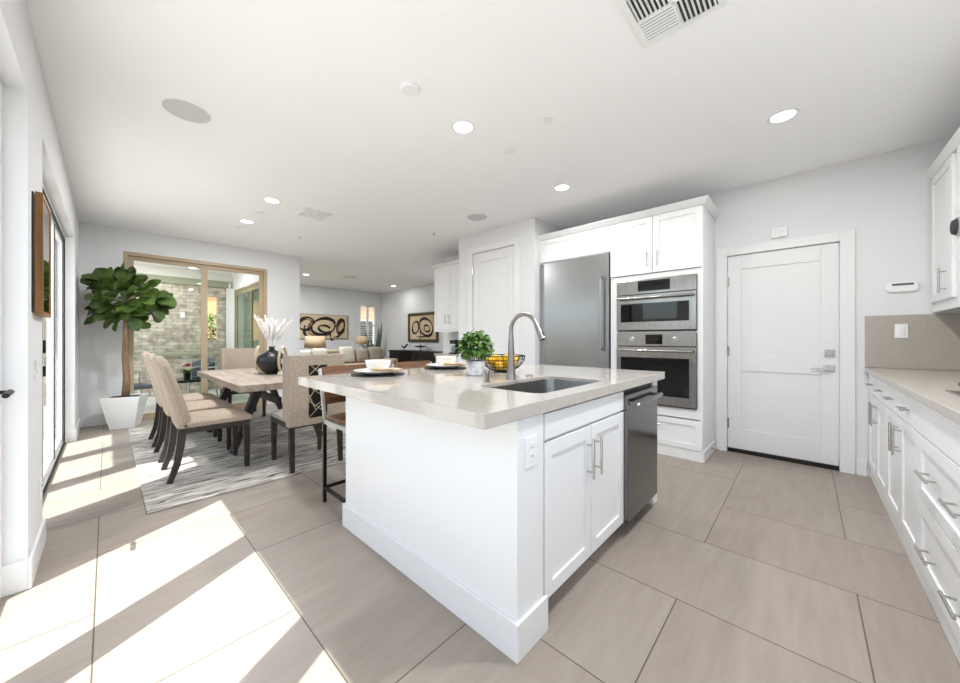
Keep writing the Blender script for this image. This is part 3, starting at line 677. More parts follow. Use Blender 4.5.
# bar stools
def stool(cx, label):
    t = thing('bar_stool', label, 'bar stool', (cx, 2.36, 0), 'bar stools at the island')
    x0, x1 = cx-.21, cx+.21; yb, yf = 2.545, 2.175; SZ_ = .60
    for x in (x0, x1):
        MB().bar((x, yf, 0), (x, yf, SZ_), .022, .022, up=(0, 1, 0)).build('leg', blackmetal, t, bevel=.002)
        MB().bar((x, yb, 0), (x, yb, SZ_), .022, .022, up=(0, 1, 0)).build('leg', blackmetal, t, bevel=.002)
        MB().bar((x, yb, SZ_), (x, yb+.085, .96), .020, .024, up=(0, 1, 0)).build('back_post', alum, t, bevel=.002)
    for x in (x0, x1): MB().box(x-.009, x+.009, yf+.011, yb-.011, .095, .117).build('side_rail', blackmetal, t, bevel=.001)
    MB().box(x0+.011, x1-.011, yf-.009, yf+.009, .2, .222).build('foot_rest', blackmetal, t, bevel=.001)
    MB().box(x0+.011, x1-.011, yb-.009, yb+.009, .095, .117).build('rear_rail', blackmetal, t, bevel=.001)
    m = MB()
    for x in (x0, x1): m.box(x-.011, x+.011, yf, yb, SZ_-.03, SZ_)
    m.box(x0, x1, yf-.011, yf+.011, SZ_-.03, SZ_).box(x0, x1, yb-.011, yb+.011, SZ_-.03, SZ_)
    m.build('seat_frame', alum, t, bevel=.001)
    MB().box(x0+.005, x1-.005, yf-.01, yb-.012, SZ_, SZ_+.03).build('seat', stoolwood, t, bevel=.008)
    m = MB(); N = 10
    g = []
    for k in range(N+1):
        u = -1+2*k/N; dy = .03*(1-u*u)
        for z, oy in ((.70, .024), (.835, .055), (.972, .088)): g.append((cx+.20*u, yb+oy+dy-.012, z))
    rows = [[m.b.verts.new(g[3*k+j]) for j in range(3)] for k in range(N+1)]
    for k in range(N):
        for j in range(2): m.b.faces.new([rows[k][j], rows[k+1][j], rows[k+1][j+1], rows[k][j+1]])
    o = m.build('backrest', stoolwood, t, smooth=True); md = o.modifiers.new('s', 'SOLIDIFY'); md.thickness = .018; md.offset = 0
stool(1.285, 'wooden bar stool with dark metal frame at the left end of the island')
stool(1.905, 'wooden bar stool with metal frame behind the place setting by the plant')

# ================================================================ TALL KITCHEN WALL
FX = 3.88
t = thing('oven_cabinet', 'tall white cabinet holding the two built-in ovens', 'cabinet', (4.15, 1.157, 0))
m = MB().box(FX, XW-.003, .712, .735, .0, 2.47).box(FX, XW-.003, 1.585, 1.603, 0, 2.47).box(FX, XW-.003, .735, 1.585, 2.45, 2.47).box(FX+.0, XW-.003, .735, 1.585, 1.812, 1.865).box(FX, XW-.003, .735, 1.585, .40, .492).box(FX, XW-.003, .735, 1.585, 1.247, 1.258)
m.box(FX, FX+.02, .735, .758, .492, 1.247).box(FX, FX+.02, 1.528, 1.585, .492, 1.247).box(FX, FX+.02, .735, .758, 1.258, 1.812).box(FX, FX+.02, 1.528, 1.585, 1.258, 1.812).box(XW-.003-.02, XW-.003, .735, 1.585, .4, 1.865).box(FX, XW-.003, .735, 1.585, 0, .10)
m.build('carcass', cabp, t)
for a, b, hu in ((.716, 1.155, 1.105), (1.159, 1.600, 1.205)):
    dd = shaker('x', -1, FX-.02, a, b, 1.870, 2.455).build('door', cabp, t, bevel=.0015)
    pull('x', -1, FX-.02, hu, 2.01, .16).build('handle', nickel, dd)
dd = shaker('x', -1, FX-.02, .716, 1.600, .105, .39, rail=.055).build('drawer', cabp, t, bevel=.0015)
pull('x', -1, FX-.02, 1.157, .315, .16, False).build('handle', nickel, dd)
MB().box(FX-.014, FX, .705, 1.603, 0, .10).box(FX, XW-.003, .700, .712, 0, .10).build('base_trim', trimp, t, bevel=.002)
t = thing('refrigerator_cabinet', 'white flip up cabinet above the refrigerator', 'cabinet', (4.15, 2.07, 2.16))
MB().box(FX, XW, 1.603, 2.53, 2.155, 2.47).build('carcass', cabp, t)
shaker('x', -1, FX-.02, 1.607, 2.53, 2.165, 2.455, rail=.055).build('door', cabp, t, bevel=.0015)
# crown
m = MB(); za, zb = 2.47, 2.515
P = [(FX-.02, za-.012), (FX-.03, za-.012), (FX-.075, zb-.006), (FX-.075, zb), (FX-.02, zb)]
def crown_run(m, prof, y0, y1, ext):
    m.hexa([(x, y0-ext*(FX-.02-x), z) for x, z in prof], [(x, y1, z) for x, z in prof])
crown_run(m, P, .712, 2.53, 1)
P2 = [(0, za-.012), (.01, za-.012), (.055, zb-.006), (.055, zb), (0, zb)]
m.hexa([(FX-.02-d, .712-d, z) for d, z in P2], [(XW, .712-d, z) for d, z in P2])
struct(m.build('trim_5', trimp))
t = thing('refrigerator', 'built-in stainless steel refrigerator with one long vertical handle', 'refrigerator', (4.15, 2.085, 0))
MB().box(FX, XW-.01, 1.612, 2.528, .02, 2.15).build('cabinet', blackp, t)
dd = MB().box(FX-.035, FX, 1.614, 2.526, .78, 2.148).build('door', steel, t, bevel=.005)
m = MB().cyl((FX-.095, 1.685, 1.04), (FX-.095, 1.685, 1.90), .014, seg=16)
for z in (1.065, 1.875): m.box(FX-.109, FX-.035, 1.671, 1.699, z-.018, z+.018)
m.build('handle', steel, dd, smooth='auto')
dd = MB().box(FX-.035, FX, 1.614, 2.526, .11, .772).build('freezer_drawer', steel, t, bevel=.005)
m = MB().cyl((FX-.095, 1.70, .70), (FX-.095, 2.44, .70), .014, seg=16)
for y in (1.72, 2.42): m.box(FX-.109, FX-.035, y-.018, y+.018, .686, .714)
m.build('handle', steel, dd, smooth='auto')
MB().box(FX-.005, FX, 1.614, 2.526, .02, .105).build('kick_plate', blackp, t)
# ovens
def oven(name, label, z0, z1, zc, glass_z, glass_y, disp, knobs):
    t = thing(name, label, 'oven', (4.1, 1.142, z0)); y0, y1 = .762, 1.525; f = FX-.022
    MB().box(FX+.021, XW-.03, y0+.01, y1-.01, z0+.008, z1-.008).box(f+.004, FX+.021, y0+.003, y1-.003, z0+.003, z1-.003).build('body', blackp, t)
    c = MB().box(f-.006, f+.004, y0, y1, zc, z1).build('control_panel', steelh, t, bevel=.0025)
    a, b, c0, c1 = disp
    MB().box(f-.0075, f-.004, a, b, c0, c1).build('display', blackgloss, c)
    for y in knobs:
        MB().lathe([(0, 0), (.029, 0), (.029, .006), (.023, .008), (.021, .028), (0, .028)], (0, 0, 0), 24).xf(Matrix.Translation((f-.006, y, (zc+z1)/2)) @ Matrix.Rotation(-pi/2, 4, 'Y')).build('knob', chrome, c, smooth='auto')
    d_ = MB(); r0, r1 = glass_z; g0, g1 = glass_y; zt = zc-.008
    d_.box(f-.012, f+.004, y0, g0, z0+.012, zt).box(f-.012, f+.004, g1, y1, z0+.012, zt).box(f-.012, f+.004, g0, g1, z0+.012, r0).box(f-.012, f+.004, g0, g1, r1, zt)
    dd = d_.build('door', steelh, t)
    MB().box(f-.0115, f-.004, g0-.001, g1+.001, r0-.001, r1+.001).build('glass', blackgloss, dd)
    hz_ = zt-.038
    m = MB().tube([(f-.058, y0+.02, hz_), (f-.058, y1-.02, hz_)], .0125, 14)
    for y in (y0+.04, y1-.04): m.box(f-.058, f-.012, y-.012, y+.012, hz_-.01, hz_+.01)
    m.build('handle', steelh, dd, smooth='auto')
    return t, dd, f
t, dd, f = oven('microwave_oven', 'built-in stainless steel speed oven, upper of the two ovens', 1.262, 1.805, 1.655, (1.36, 1.555), (.82, 1.478), (.99, 1.30, 1.68, 1.79), ())
# raised maker's mark on the lower rail
fc = bpy.data.curves.new('maker_mark', 'FONT'); fc.body = 'BOSCH'; fc.size = .028; fc.align_x = 'CENTER'; fc.align_y = 'CENTER'; fc.extrude = .0006
fo = bpy.data.objects.new('tmp', fc); C.objects.link(fo); bpy.context.view_layer.update()
me = bpy.data.meshes.new_from_object(fo.evaluated_get(bpy.context.evaluated_depsgraph_get())); bpy.data.objects.remove(fo, do_unlink=True)
Rm = Matrix(((0, 0, -1, 0), (-1, 0, 0, 0), (0, 1, 0, 0), (0, 0, 0, 1)))
me.transform(Matrix.Translation((f-.0126, 1.142, 1.317)) @ Rm); me.transform(Matrix.Translation(-t.location))
lo = bpy.data.objects.new('maker_mark', me); C.objects.link(lo); lo.parent = dd; me.materials.append(mat('mark_grey', (120, 120, 120), .4, .5))
oven('wall_oven', 'built-in stainless steel wall oven with two knobs, lower of the two ovens', .497, 1.243, 1.105, (.60, .985), (.82, 1.478), (1.06, 1.225, 1.125, 1.225), (.945, 1.355))
t = thing('door_stop', 'small spring door stop on the base of the oven cabinet', 'door stop', (4.22, .70, .06))
MB().cyl((4.22, .699, .06), (4.22, .692, .06), .012, seg=14).tube([(4.22+.005*cos(k*1.2), .692-.0012*k, .06+.005*sin(k*1.2)) for k in range(52)], .0012, 5).build('spring', nickel, t)
MB().cyl((4.22, .632, .06), (4.22, .618, .06), .008, seg=12).build('tip', plastic, t)
# wall bits by the garage door
t = thing('door_chime', 'small white square chime box on the wall above the door', 'chime box', (XW, .19, 2.16))
MB().box(XW-.03, XW, .125, .245, 2.165, 2.255).build('box', plastic, t, bevel=.004)
for k in range(5): MB().box(XW-.031, XW-.03, .14, .23, 2.18+k*.014, 2.184+k*.014).build('slot', greyp, t)
t = thing('alarm_keypad', 'white rounded alarm keypad on the wall right of the door', 'keypad', (XW, -.575, 1.61))
m = MB(); m.hexa([(XW, y, z) for y, z in [(-.58+a, 1.605+b) for a, b in rrect(-.09, .09, -.042, .042, .035)]], [(XW-.024, y, z) for y, z in [(-.58+a, 1.605+b) for a, b in rrect(-.085, .085, -.038, .038, .033)]])
m.build('body', plastic, t, bevel=.003); MB().box(XW-.0255, XW-.0235, -.64, -.525, 1.618, 1.635).build('display', lcd, t)
outlet('x', -1, XW-.012, -.576, 1.245, 'white light switch on the stone backsplash right of the door', 'light_switch', True)

# ================================================================ RIGHT COUNTER RUN
FY = -.397; KH = .936
def base_unit(x0, x1, label, doors=True, wide=False):
    t = thing('base_cabinet', label, 'cabinet', ((x0+x1)/2, -.75, 0), 'base cabinets along the right wall')
    MB().box(x0+.001, x1-.001, YR+.002, FY-.02, .0, KH-.041).build('carcass', cabp, t)
    MB().box(x0+.001, x1-.001, FY-.02, FY-.012, 0, .10).build('base_trim', trimp, t, bevel=.002)
    mid = (x0+x1)/2; g = .0025
    if wide:
        MB().ax('y', FY-.02, FY, x0+g, x1-g, .733, .888).build('drawer_front', cabp, t, bevel=.002)
        for a, b, hz_ in ((.425, .726, .585), (.106, .419, .245)):
            dd = shaker('y', 1, FY, x0+g, x1-g, a, b).build('drawer', cabp, t, bevel=.0015)
            for hx in (mid-.19, mid+.19): pull('y', 1, FY, hx, hz_, .17, False).build('handle', nickel, dd)
    else:
        for a, b, hx in ((x0+g, mid-g/2, mid-.05), (mid+g/2, x1-g, mid+.05)):
            dd = MB().ax('y', FY-.02, FY, a, b, .733, .888).build('drawer', cabp, t, bevel=.002)
            pull('y', 1, FY, (a+b)/2, .81, .12, False).build('handle', nickel, dd)
            dd = shaker('y', 1, FY, a, b, .106, .726).build('door', cabp, t, bevel=.0015)
            pull('y', 1, FY, hx, .605, .17).build('handle', nickel, dd)
base_unit(3.55, 4.44, 'white base cabinet at the far end of the right counter, against the door wall')
base_unit(2.66, 3.55, 'white base cabinet with paired doors, second from the door wall')
base_unit(1.76, 2.66, 'white cabinet of wide drawers under the cooktop', wide=True)
base_unit(.87, 1.76, 'white base cabinet nearest the camera on the right counter')
tag(MB().box(.80, XW-.001, YR+.013, -.374, KH-.04, KH).build('worktop', granite, bevel=.003), 'beige stone worktop running along the right wall', 'worktop')
t = thing('cooktop', 'steel gas cooktop with black grates set in the right worktop', 'cooktop', (2.2, -.72, KH))
MB().box(1.77, 2.66, -1.0, -.475, KH, KH+.008).build('tray', steelh, t, bevel=.003)
for gx in (1.92, 2.215, 2.51):
    m = MB()
    for x in (gx-.125, gx, gx+.125): m.box(x-.008, x+.008, -.97, -.515, KH+.035, KH+.05)
    for y in (-.97, -.855, -.74, -.63, -.515): m.box(gx-.133, gx+.133, y-.007, y+.007, KH+.032, KH+.047)
    for x in (gx-.125, gx+.125):
        for y in (-.965, -.52): m.box(x-.007, x+.007, y-.007, y+.007, KH+.008, KH+.035)
    m.build('grate', blackp, t, bevel=.003)
    for y in (-.855, -.63): MB().lathe([(0, .028), (.03, .028), (.034, .02), (.045, .0085)], (gx, y, KH), 20).build('burner', blackp, t, smooth='auto')
# upper cabinets on the right
UY = -.725
def upper(x0, x1, z0, label, singles):
    t = thing('wall_cabinet', label, 'cabinet', ((x0+x1)/2, -.9, z0), 'wall cabinets on the right wall')
    MB().box(x0, x1, YR+.001, UY-.02, z0+.03, 2.44).build('carcass', cabp, t)
    MB().box(x0, x1, UY-.035, UY-.008, z0, z0+.04).build('light_rail', trimp, t, bevel=.002)
    for a, b, hx in singles:
        dd = shaker('y', 1, UY, a, b, z0+.075, 2.435).build('door', cabp, t, bevel=.0015)
        pull('y', 1, UY, hx, z0+.205, .18).build('handle', nickel, dd)
upper(3.80, 4.44, 1.39, 'white wall cabinet over the right counter, against the door wall', [(3.90, 4.43, 4.03)])
upper(3.0, 3.79, 1.39, 'white wall cabinet on the right wall, nearer the camera', [(3.005, 3.39, 3.34), (3.40, 3.785, 3.45)])
m = MB(); P = [(UY-.02, za-.03), (UY+.0, za-.03), (UY+.022, zb-.02), (UY+.022, zb-.012), (UY-.02, zb-.012)]
m.hexa([(3.0, y, z) for y, z in P], [(XW, y, z) for y, z in P]); struct(m.build('trim_6', trimp))
t = thing('wall_fitting', 'dark eight sided fitting on the right wall cabinet at the picture edge', 'fitting', (3.76, UY, 1.94))
m = MB(); N = 8; rr = .062
ring = lambda d, r: [(3.74+r*cos(2*pi*(k+.5)/N), UY+d, 1.905+r*sin(2*pi*(k+.5)/N)) for k in range(N)]
m.hexa(ring(0, rr), ring(.012, rr)); m.build('plate', alum, t)
m = MB(); m.hexa(ring(.012, rr*.9), ring(.03, rr*.7)); m.build('cap', darkslot, t)

# ================================================================ FAR KITCHEN CABINET (past the pantry)
t = thing('wall_cabinet', 'white wall cabinet beyond the pantry, beside the living room', 'cabinet', (4.27, 4.46, 1.31))
MB().box(4.08, XW-.001, 3.952, 4.93, 1.33, 2.47).build('carcass', cabp, t)
MB().box(4.065, 4.085, 3.952, 4.935, 1.305, 1.345).build('light_rail', trimp, t)
MB().box(4.06, 4.08, 3.955, 4.185, 1.35, 2.455).build('filler', cabp, t)
for a, b, hu in ((4.19, 4.555, 4.51), (4.56, 4.925, 4.605)):
    dd = shaker('x', -1, 4.06, a, b, 1.35, 2.455).build('door', cabp, t, bevel=.0015); pull('x', -1, 4.06, hu, 1.52, .16).build('handle', nickel, dd)
m = MB(); P = [(4.06, 2.46), (4.05, 2.46), (4.015, 2.502), (4.015, 2.51), (4.06, 2.51)]
m.hexa([(x, 3.952, z) for x, z in P], [(x, 4.93+(4.06-x), z) for x, z in P]); m.hexa([(4.06-d, 4.93+d, z) for d, z in ((0, 2.46), (.01, 2.46), (.045, 2.502), (.045, 2.51), (0, 2.51))], [(XW, 4.93+d, z) for d, z in ((0, 2.46), (.01, 2.46), (.045, 2.502), (.045, 2.51), (0, 2.51))])
struct(m.build('trim_7', trimp))
t = thing('base_cabinet', 'white base cabinet beyond the pantry, under the coffee maker', 'cabinet', (4.27, 4.46, 0))
MB().box(4.11, XW-.001, 3.952, 4.93, 0, .873).build('carcass', cabp, t)
for a, b in ((3.955, 4.44), (4.445, 4.925)): shaker('x', -1, 4.09, a, b, .1, .86).build('door', cabp, t, bevel=.0015)
tag(MB().box(4.07, XW-.001, 3.953, 4.95, .874, .914).build('worktop', granite, bevel=.002), 'short stone worktop beyond the pantry wall', 'worktop')
struct(MB().box(XW-.012, XW, 3.953, 4.95, .915, 1.30).build('trim_8', mat('splash_pale', (222, 222, 220), .3)))
t = thing('coffee_maker', 'black coffee maker with glass jug on the far worktop', 'coffee maker', (4.2, 4.58, .914))
MB().box(4.1, 4.32, 4.44, 4.58, .914, .94).box(4.25, 4.32, 4.44, 4.58, .94, 1.13).box(4.12, 4.32, 4.44, 4.58, 1.09, 1.16).build('body', blackp, t, bevel=.006)
MB().lathe([(0, 0), (.05, 0), (.06, .03), (.055, .09), (.035, .115), (.038, .125)], (4.17, 4.51, .942), 20).build('jug', tableglass, t, smooth='auto')

# ================================================================ LEFT WALL BITS
t = thing('wall_mirror', 'rectangular mirror in an oak frame on the left wall', 'mirror', (XL, 3.045, 1.3))
y0, y1, z0, z1 = 2.86, 3.235, 1.305, 1.932; fx = -.226; fw = .02
MB().box(XL, -.252, 2.81, y1-.03, z0+.01, z1-.015).build('dark_panel', blackp, t)  # thin black sheet on the wall, reaching past the frame's near edge
MB().box(-.252, fx, y0, y0+fw, z0, z1).box(-.252, fx, y1-fw, y1, z0, z1).box(-.252, fx, y0+fw, y1-fw, z0, z0+fw).box(-.252, fx, y0+fw, y1-fw, z1-fw, z1).build('frame', oak, t)
MB().box(-.252, fx-.003, y0+fw, y1-fw, z0+fw, z1-fw).build('glass', mirrorm, t)
t = thing('wall_hook', 'thin white wand hanging on the left wall below the mirror', 'wand', (XL, 2.9, .98))
MB().tube([(XL+.012, 2.895, 1.075), (XL+.006, 2.905, 1.06), (XL+.008, 2.925, 1.03), (XL+.012, 2.94, 1.0), (XL+.008, 2.925, .985), (XL+.002, 2.92, .98)], .005, 8).build('rod', plastic, t, smooth=True)
outlet('x', 1, XL, 3.13, .34, 'white electrical outlet low on the left wall')

# ================================================================ DINING AREA
tag(MB().box(.18, 2.55, 3.225, 6.42, 0.0005, .013).build('area_rug', rugm, bevel=.004), 'cream and grey area rug with broken stripes under the dining table', 'rug')
RZ = .013
t = thing('dining_table', 'long washed wood dining table on dark splayed trestle legs', 'table', (1.31, 4.87, RZ))
TX0, TX1, TY0, TY1 = .82, 1.80, 3.775, 5.97
m = MB().box(TX0, TX1, TY0, TY0+.14, .685, .75).box(TX0, TX1, TY1-.14, TY1, .685, .75)
for k in range(4): w_ = (TX1-TX0)/4; m.box(TX0+k*w_+.001, TX0+(k+1)*w_-.001, TY0+.142, TY1-.142, .685, .7495)
m.build('tabletop', tablewood, t, bevel=.004)
for y in (4.27, 5.47):
    for s in (-1, 1): MB().bar((1.31+s*.22, y, .63), (1.31+s*.44, y, RZ), .075, .11, .055, .085, up=(0, 1, 0)).feet(RZ+.0005).build('leg', darkwood, t, bevel=.004)
    MB().box(1.31-.40, 1.31+.40, y-.05, y+.05, .625, .684).build('cross_beam', darkwood, t, bevel=.004)
MB().box(1.29, 1.33, 4.27, 5.47, .45, .53).build('stretcher', darkwood, t, bevel=.003)

def cushion(m, x0, x1, y0, y1, z0, z1, dome=.03, n=8):
    """upholstered seat: rounded slab with a domed top"""
    top = []; hw = []
    for a in range(n+1):
        row = []
        for b in range(n+1):
            u = -1+2*a/n; v = -1+2*b/n; k = (1-abs(u)**4)*(1-abs(v)**4)
            row.append(m.b.verts.new((x0+(x1-x0)*a/n, y0+(y1-y0)*b/n, z1-dome+dome*k)))
        top.append(row)
    bot = [[m.b.verts.new((x0+(x1-x0)*a/n, y0+(y1-y0)*b/n, z0)) for b in (0, n)] for a in (0, n)]
    for a in range(n):
        for b in range(n): m.b.faces.new([top[a][b], top[a+1][b], top[a+1][b+1], top[a][b+1]])
    m.b.faces.new([bot[0][0], bot[0][1]] + [top[0][b] for b in range(n, -1, -1)])
    m.b.faces.new([bot[1][1], bot[1][0]] + [top[n][b] for b in range(n+1)])
    m.b.faces.new([bot[1][0], bot[0][0]] + [top[a][0] for a in range(n+1)])
    m.b.faces.new([bot[0][1], bot[1][1]] + [top[a][n] for a in range(n, -1, -1)])
    m.b.faces.new([bot[0][0], bot[1][0], bot[1][1], bot[0][1]])
    return m
def side_chair():
    t = thing('dining_chair', '', 'chair', (0, 0, 0), 'upholstered chairs along the left side of the table')
    cushion(MB(), -.24, .275, -.245, .245, .43, .505, .035).build('seat', linen, t, smooth='auto', bevel=.008)
    MB().box(-.225, .262, -.235, .235, .385, .43).build('apron', darkwood, t, bevel=.003)
    for s in (-1, 1):
        y = s*.215
        MB().bar((.235, y, .40), (.24, y, 0), .05, .05, .036, .036, up=(0, 1, 0)).feet().build('leg', darkwood, t, bevel=.003)
        m = MB(); P = [(-.215, .42, .058), (-.228, .28, .052), (-.25, .14, .045), (-.295, 0, .038)]
        for (xa, zz, wa), (xb, zc_, wb) in zip(P, P[1:]): m.bar((xa, y, zz), (xb, y, zc_), wa, .042, wb, .038, up=(0, 1, 0))
        bmesh.ops.remove_doubles(m.b, verts=m.b.verts, dist=.004)
        m.feet().build('leg', darkwood, t)
    m = MB(); NS, NV = 14, 16; G = {}
    for a in range(NS+1):
        s = a/NS; z = .432+.593*s
        xo = -.245-.142*s**1.15; th = .105-.03*s
        w_ = .245 if s < .8 else .245*(1-.16*((s-.8)/.2)**2.2)
        for b in range(NV+1):
            v = -1+2*b/NV; ed = (1-abs(v)**6)**.5
            es = 1 if s < .93 else (1-((s-.93)/.07)**2*.75)**.5
            drop = .05*abs(v)**4*max(0, (s-.75)/.25)**2
            for k, sg in ((0, 0), (1, 1)):
                xx = xo + th/2 + (sg-.5)*th*max(.18, ed*es)
                if sg == 1: xx += .006*abs(cos(v*pi*3.5)) + .012*v*v*s*0
                G[a, b, k] = m.b.verts.new((xx, v*w_, z-drop))
    for a in range(NS):
        for b in range(NV):
            m.b.faces.new([G[a, b, 0], G[a, b+1, 0], G[a+1, b+1, 0], G[a+1, b, 0]]); m.b.faces.new([G[a, b, 1], G[a+1, b, 1], G[a+1, b+1, 1], G[a, b+1, 1]])
        m.b.faces.new([G[a, 0, 0], G[a+1, 0, 0], G[a+1, 0, 1], G[a, 0, 1]]); m.b.faces.new([G[a, NV, 0], G[a, NV, 1], G[a+1, NV, 1], G[a+1, NV, 0]])
    for b in range(NV):
        m.b.faces.new([G[0, b, 0], G[0, b, 1], G[0, b+1, 1], G[0, b+1, 0]]); m.b.faces.new([G[NS, b, 0], G[NS, b+1, 0], G[NS, b+1, 1], G[NS, b, 1]])
    m.build('backrest', linen, t, smooth='auto')
    return t
ch = side_chair(); XC = .635
ch.location = (XC, 3.96, RZ); ch['label'] = 'beige upholstered dining chair nearest the camera on the left side of the table'
dup(ch, (XC, 4.66, RZ), 0, 'beige upholstered dining chair in the middle of the left side of the table')
dup(ch, (XC, 5.34, RZ), 0, 'beige upholstered dining chair farthest along the left side of the table')
def head_chair():
    t = thing('host_chair', '', 'chair', (0, 0, 0), 'chairs at the two ends of the table')
    cushion(MB(), -.18, .27, -.24, .24, .425, .50, .035).build('seat', linenw, t, smooth='auto', bevel=.008)
    MB().box(-.225, .262, -.235, .235, .375, .425).build('apron', darkwood, t, bevel=.003)
    for s in (-1, 1):
        MB().bar((.235, s*.215, .39), (.235, s*.215, 0), .046, .046, .034, .034, up=(0, 1, 0)).feet().build('leg', darkwood, t, bevel=.003)
        MB().bar((-.225, s*.215, .39), (-.25, s*.215, 0), .048, .046, .036, .036, up=(0, 1, 0)).feet().build('leg', darkwood, t, bevel=.003)
    m = MB().box(-.27, -.18, -.245, -.085, .40, 1.02).box(-.27, -.18, .085, .245, .40, 1.02).box(-.27, -.18, -.085, .085, .93, 1.02).box(-.27, -.18, -.085, .085, .40, .455).box(-.225, -.18, -.085, .085, .455, .93)
    m.box(-.18, -.10, -.245, -.205, .44, 1.02).box(-.18, -.10, .205, .245, .44, 1.02)
    m.build('backrest', linen, t)
    p = MB().box(-.255, -.226, -.084, .084, .456, .929).build('lattice_panel', blackp, t)
    m = MB(); rn = random.Random(5)
    Z = .456; L = .473
    for (a, b) in [((-.084, .02), (.084, .16)), ((.084, .0), (-.03, .11)), ((-.084, .17), (.03, .10)), ((-.084, .16), (.05, .26)), ((.084, .16), (-.02, .33)), ((-.084, .3), (.03, .24)), ((-.05, .27), (.084, .38)), ((-.084, .33), (.06, .473)), ((.084, .38), (-.02, .473)), ((-.084, .45), (.0, .36)), ((.02, .07), (.084, .22)), ((-.03, .11), (-.06, .19))]:
        m.bar((-.258, a[0], Z+a[1]), (-.258, b[0], Z+b[1]), .006, .005, up=(1, 0, 0))
    part_label(m.build('lattice', goldm, p), 'pale branching lattice lines')
    return t
hc = head_chair(); hc.location = (1.312, 3.51, RZ); hc.rotation_euler = (0, 0, pi/2); hc['label'] = 'beige end chair with a dark lattice panel in its back, behind the island'
dup(hc, (1.395, 6.19, RZ), -pi/2, 'beige winged end chair at the far end of the table by the glass doors')

# table decor
TT = .75
vx, vy = 1.378, 4.785
t = tag(MB().lathe([(0, 0), (.06, 0), (.075, .01), (.125, .06), (.16, .12), (.165, .16), (.145, .22), (.10, .262), (.05, .285), (.032, .30), (.03, .325), (.038, .335), (.033, .337), (.022, .325), (.022, .29), (0, .28)], (vx, vy, TT), 40).build('vase', vasem, smooth='auto'), 'round black ribbed vase holding white plumes on the dining table', 'vase')
m = MB(); rn = random.Random(11)
for k in range(15):
    a = k*2.399; tilt = .1+.30*(k/15)
    if k < 3: tilt *= .6
    top = Vector((vx+cos(a)*tilt*.55, vy+sin(a)*tilt*.55, TT+.60+.12*rn.random())); b0 = Vector((vx+cos(a)*.012, vy+sin(a)*.012, TT+.296))
    P = [b0.lerp(top, s/6)+Vector((cos(a), sin(a), 0))*.03*(s/6)**3 for s in range(7)]
    m.tube(P, .0022, 5)
    for j in range(130):
        s = .32+.68*rn.random(); p = b0.lerp(top, s)+Vector((cos(a), sin(a), 0))*.03*s**3
        th = rn.uniform(0, 2*pi); d = Vector((cos(th), sin(th), 1.5)).normalized(); L = .055*(1-.5*abs(s-.6)/.4)
        m.tube([p, p+d*L*.6, p+d*L+Vector((0, 0, -.008))], [.0026, .0024, .0007], 3)
tag(m.build('pampas_grass', plumem), 'white feathery pampas grass standing in the black vase', 'dried grass')
def ring_sculpt(cx, cy, h, label, rz):
    t = thing('ring_sculpture', label, 'sculpture', (cx, cy, TT), 'ring sculptures on the dining table')
    b = MB().box(-.045, .045, -.03, .03, 0, .04).xf(Matrix.Translation((cx, cy, TT)) @ Matrix.Rotation(rz, 4, 'Z')); b.build('base', waxm, t, bevel=.004)
    P = []
    for k in range(36):
        a = 2*pi*k/36; P.append(Vector((.052*sin(a)*(1+.15*cos(a)), 0, .04+h/2-h/2*cos(a))))
    mm = MB().tube(P, .011, 10, closed=True, flat=(1, 0, 1.9)); mm.xf(Matrix.Translation((cx, cy, TT-.008)) @ Matrix.Rotation(rz, 4, 'Z')); mm.build('ring', goldm, t, smooth='auto')
    mm = MB().cyl((0, 0, .04), (0, 0, .13), .006, seg=10).lathe([(0, .13), (.02, .13), (.024, .135), (.024, .19), (0, .19)], seg=18); mm.xf(Matrix.Translation((cx, cy, TT)) @ Matrix.Rotation(rz, 4, 'Z')); mm.build('candle', waxm, t, smooth='auto')
ring_sculpt(1.295, 5.01, .30, 'pale gold ring sculpture left of the black vase', .6)
ring_sculpt(1.435, 4.575, .30, 'pale gold ring sculpture right of the black vase', .3)

# fig tree
fx_, fy_ = .165, 6.66
t = thing('fig_tree', 'fiddle leaf fig tree in a tapered white square planter by the glass doors', 'potted tree', (fx_, fy_, 0))
m = MB(); a0 = radians(-18)
def sq(h, z): return [(fx_+h*sqrt(2)*cos(a0+pi/4+k*pi/2), fy_+h*sqrt(2)*sin(a0+pi/4+k*pi/2), z) for k in range(4)]
R_ = [[m.b.verts.new(p) for p in sq(h, z)] for h, z in ((.118, 0), (.188, .40), (.188, .42), (.172, .42), (.167, .385))]
m.b.faces.new(R_[0][::-1])
for A, B in zip(R_, R_[1:]):
    for i in range(4): m.b.faces.new([A[i], A[(i+1) % 4], B[(i+1) % 4], B[i]])
m.b.faces.new(R_[-1]); m.build('planter', potw, t, bevel=.003)
m = MB(); m.hexa(sq(.163, .386), sq(.161, .40)); m.build('soil', soilm, t)
tp = [(fx_, fy_, .39), (fx_+.01, fy_-.01, .65), (fx_-.006, fy_-.03, .95), (fx_+.004, fy_-.06, 1.22), (fx_+.012, fy_-.09, 1.45), (fx_+.01, fy_-.12, 1.7)]
m = MB().tube(tp, [.040, .036, .031, .031, .026, .016], 12)
CF = Vector((.165, 6.50, 1.70)); RR = Vector((.6826, -.7307, 0)); FF = Vector((.7307, .6826, 0))
rn = random.Random(21); lm = MB()
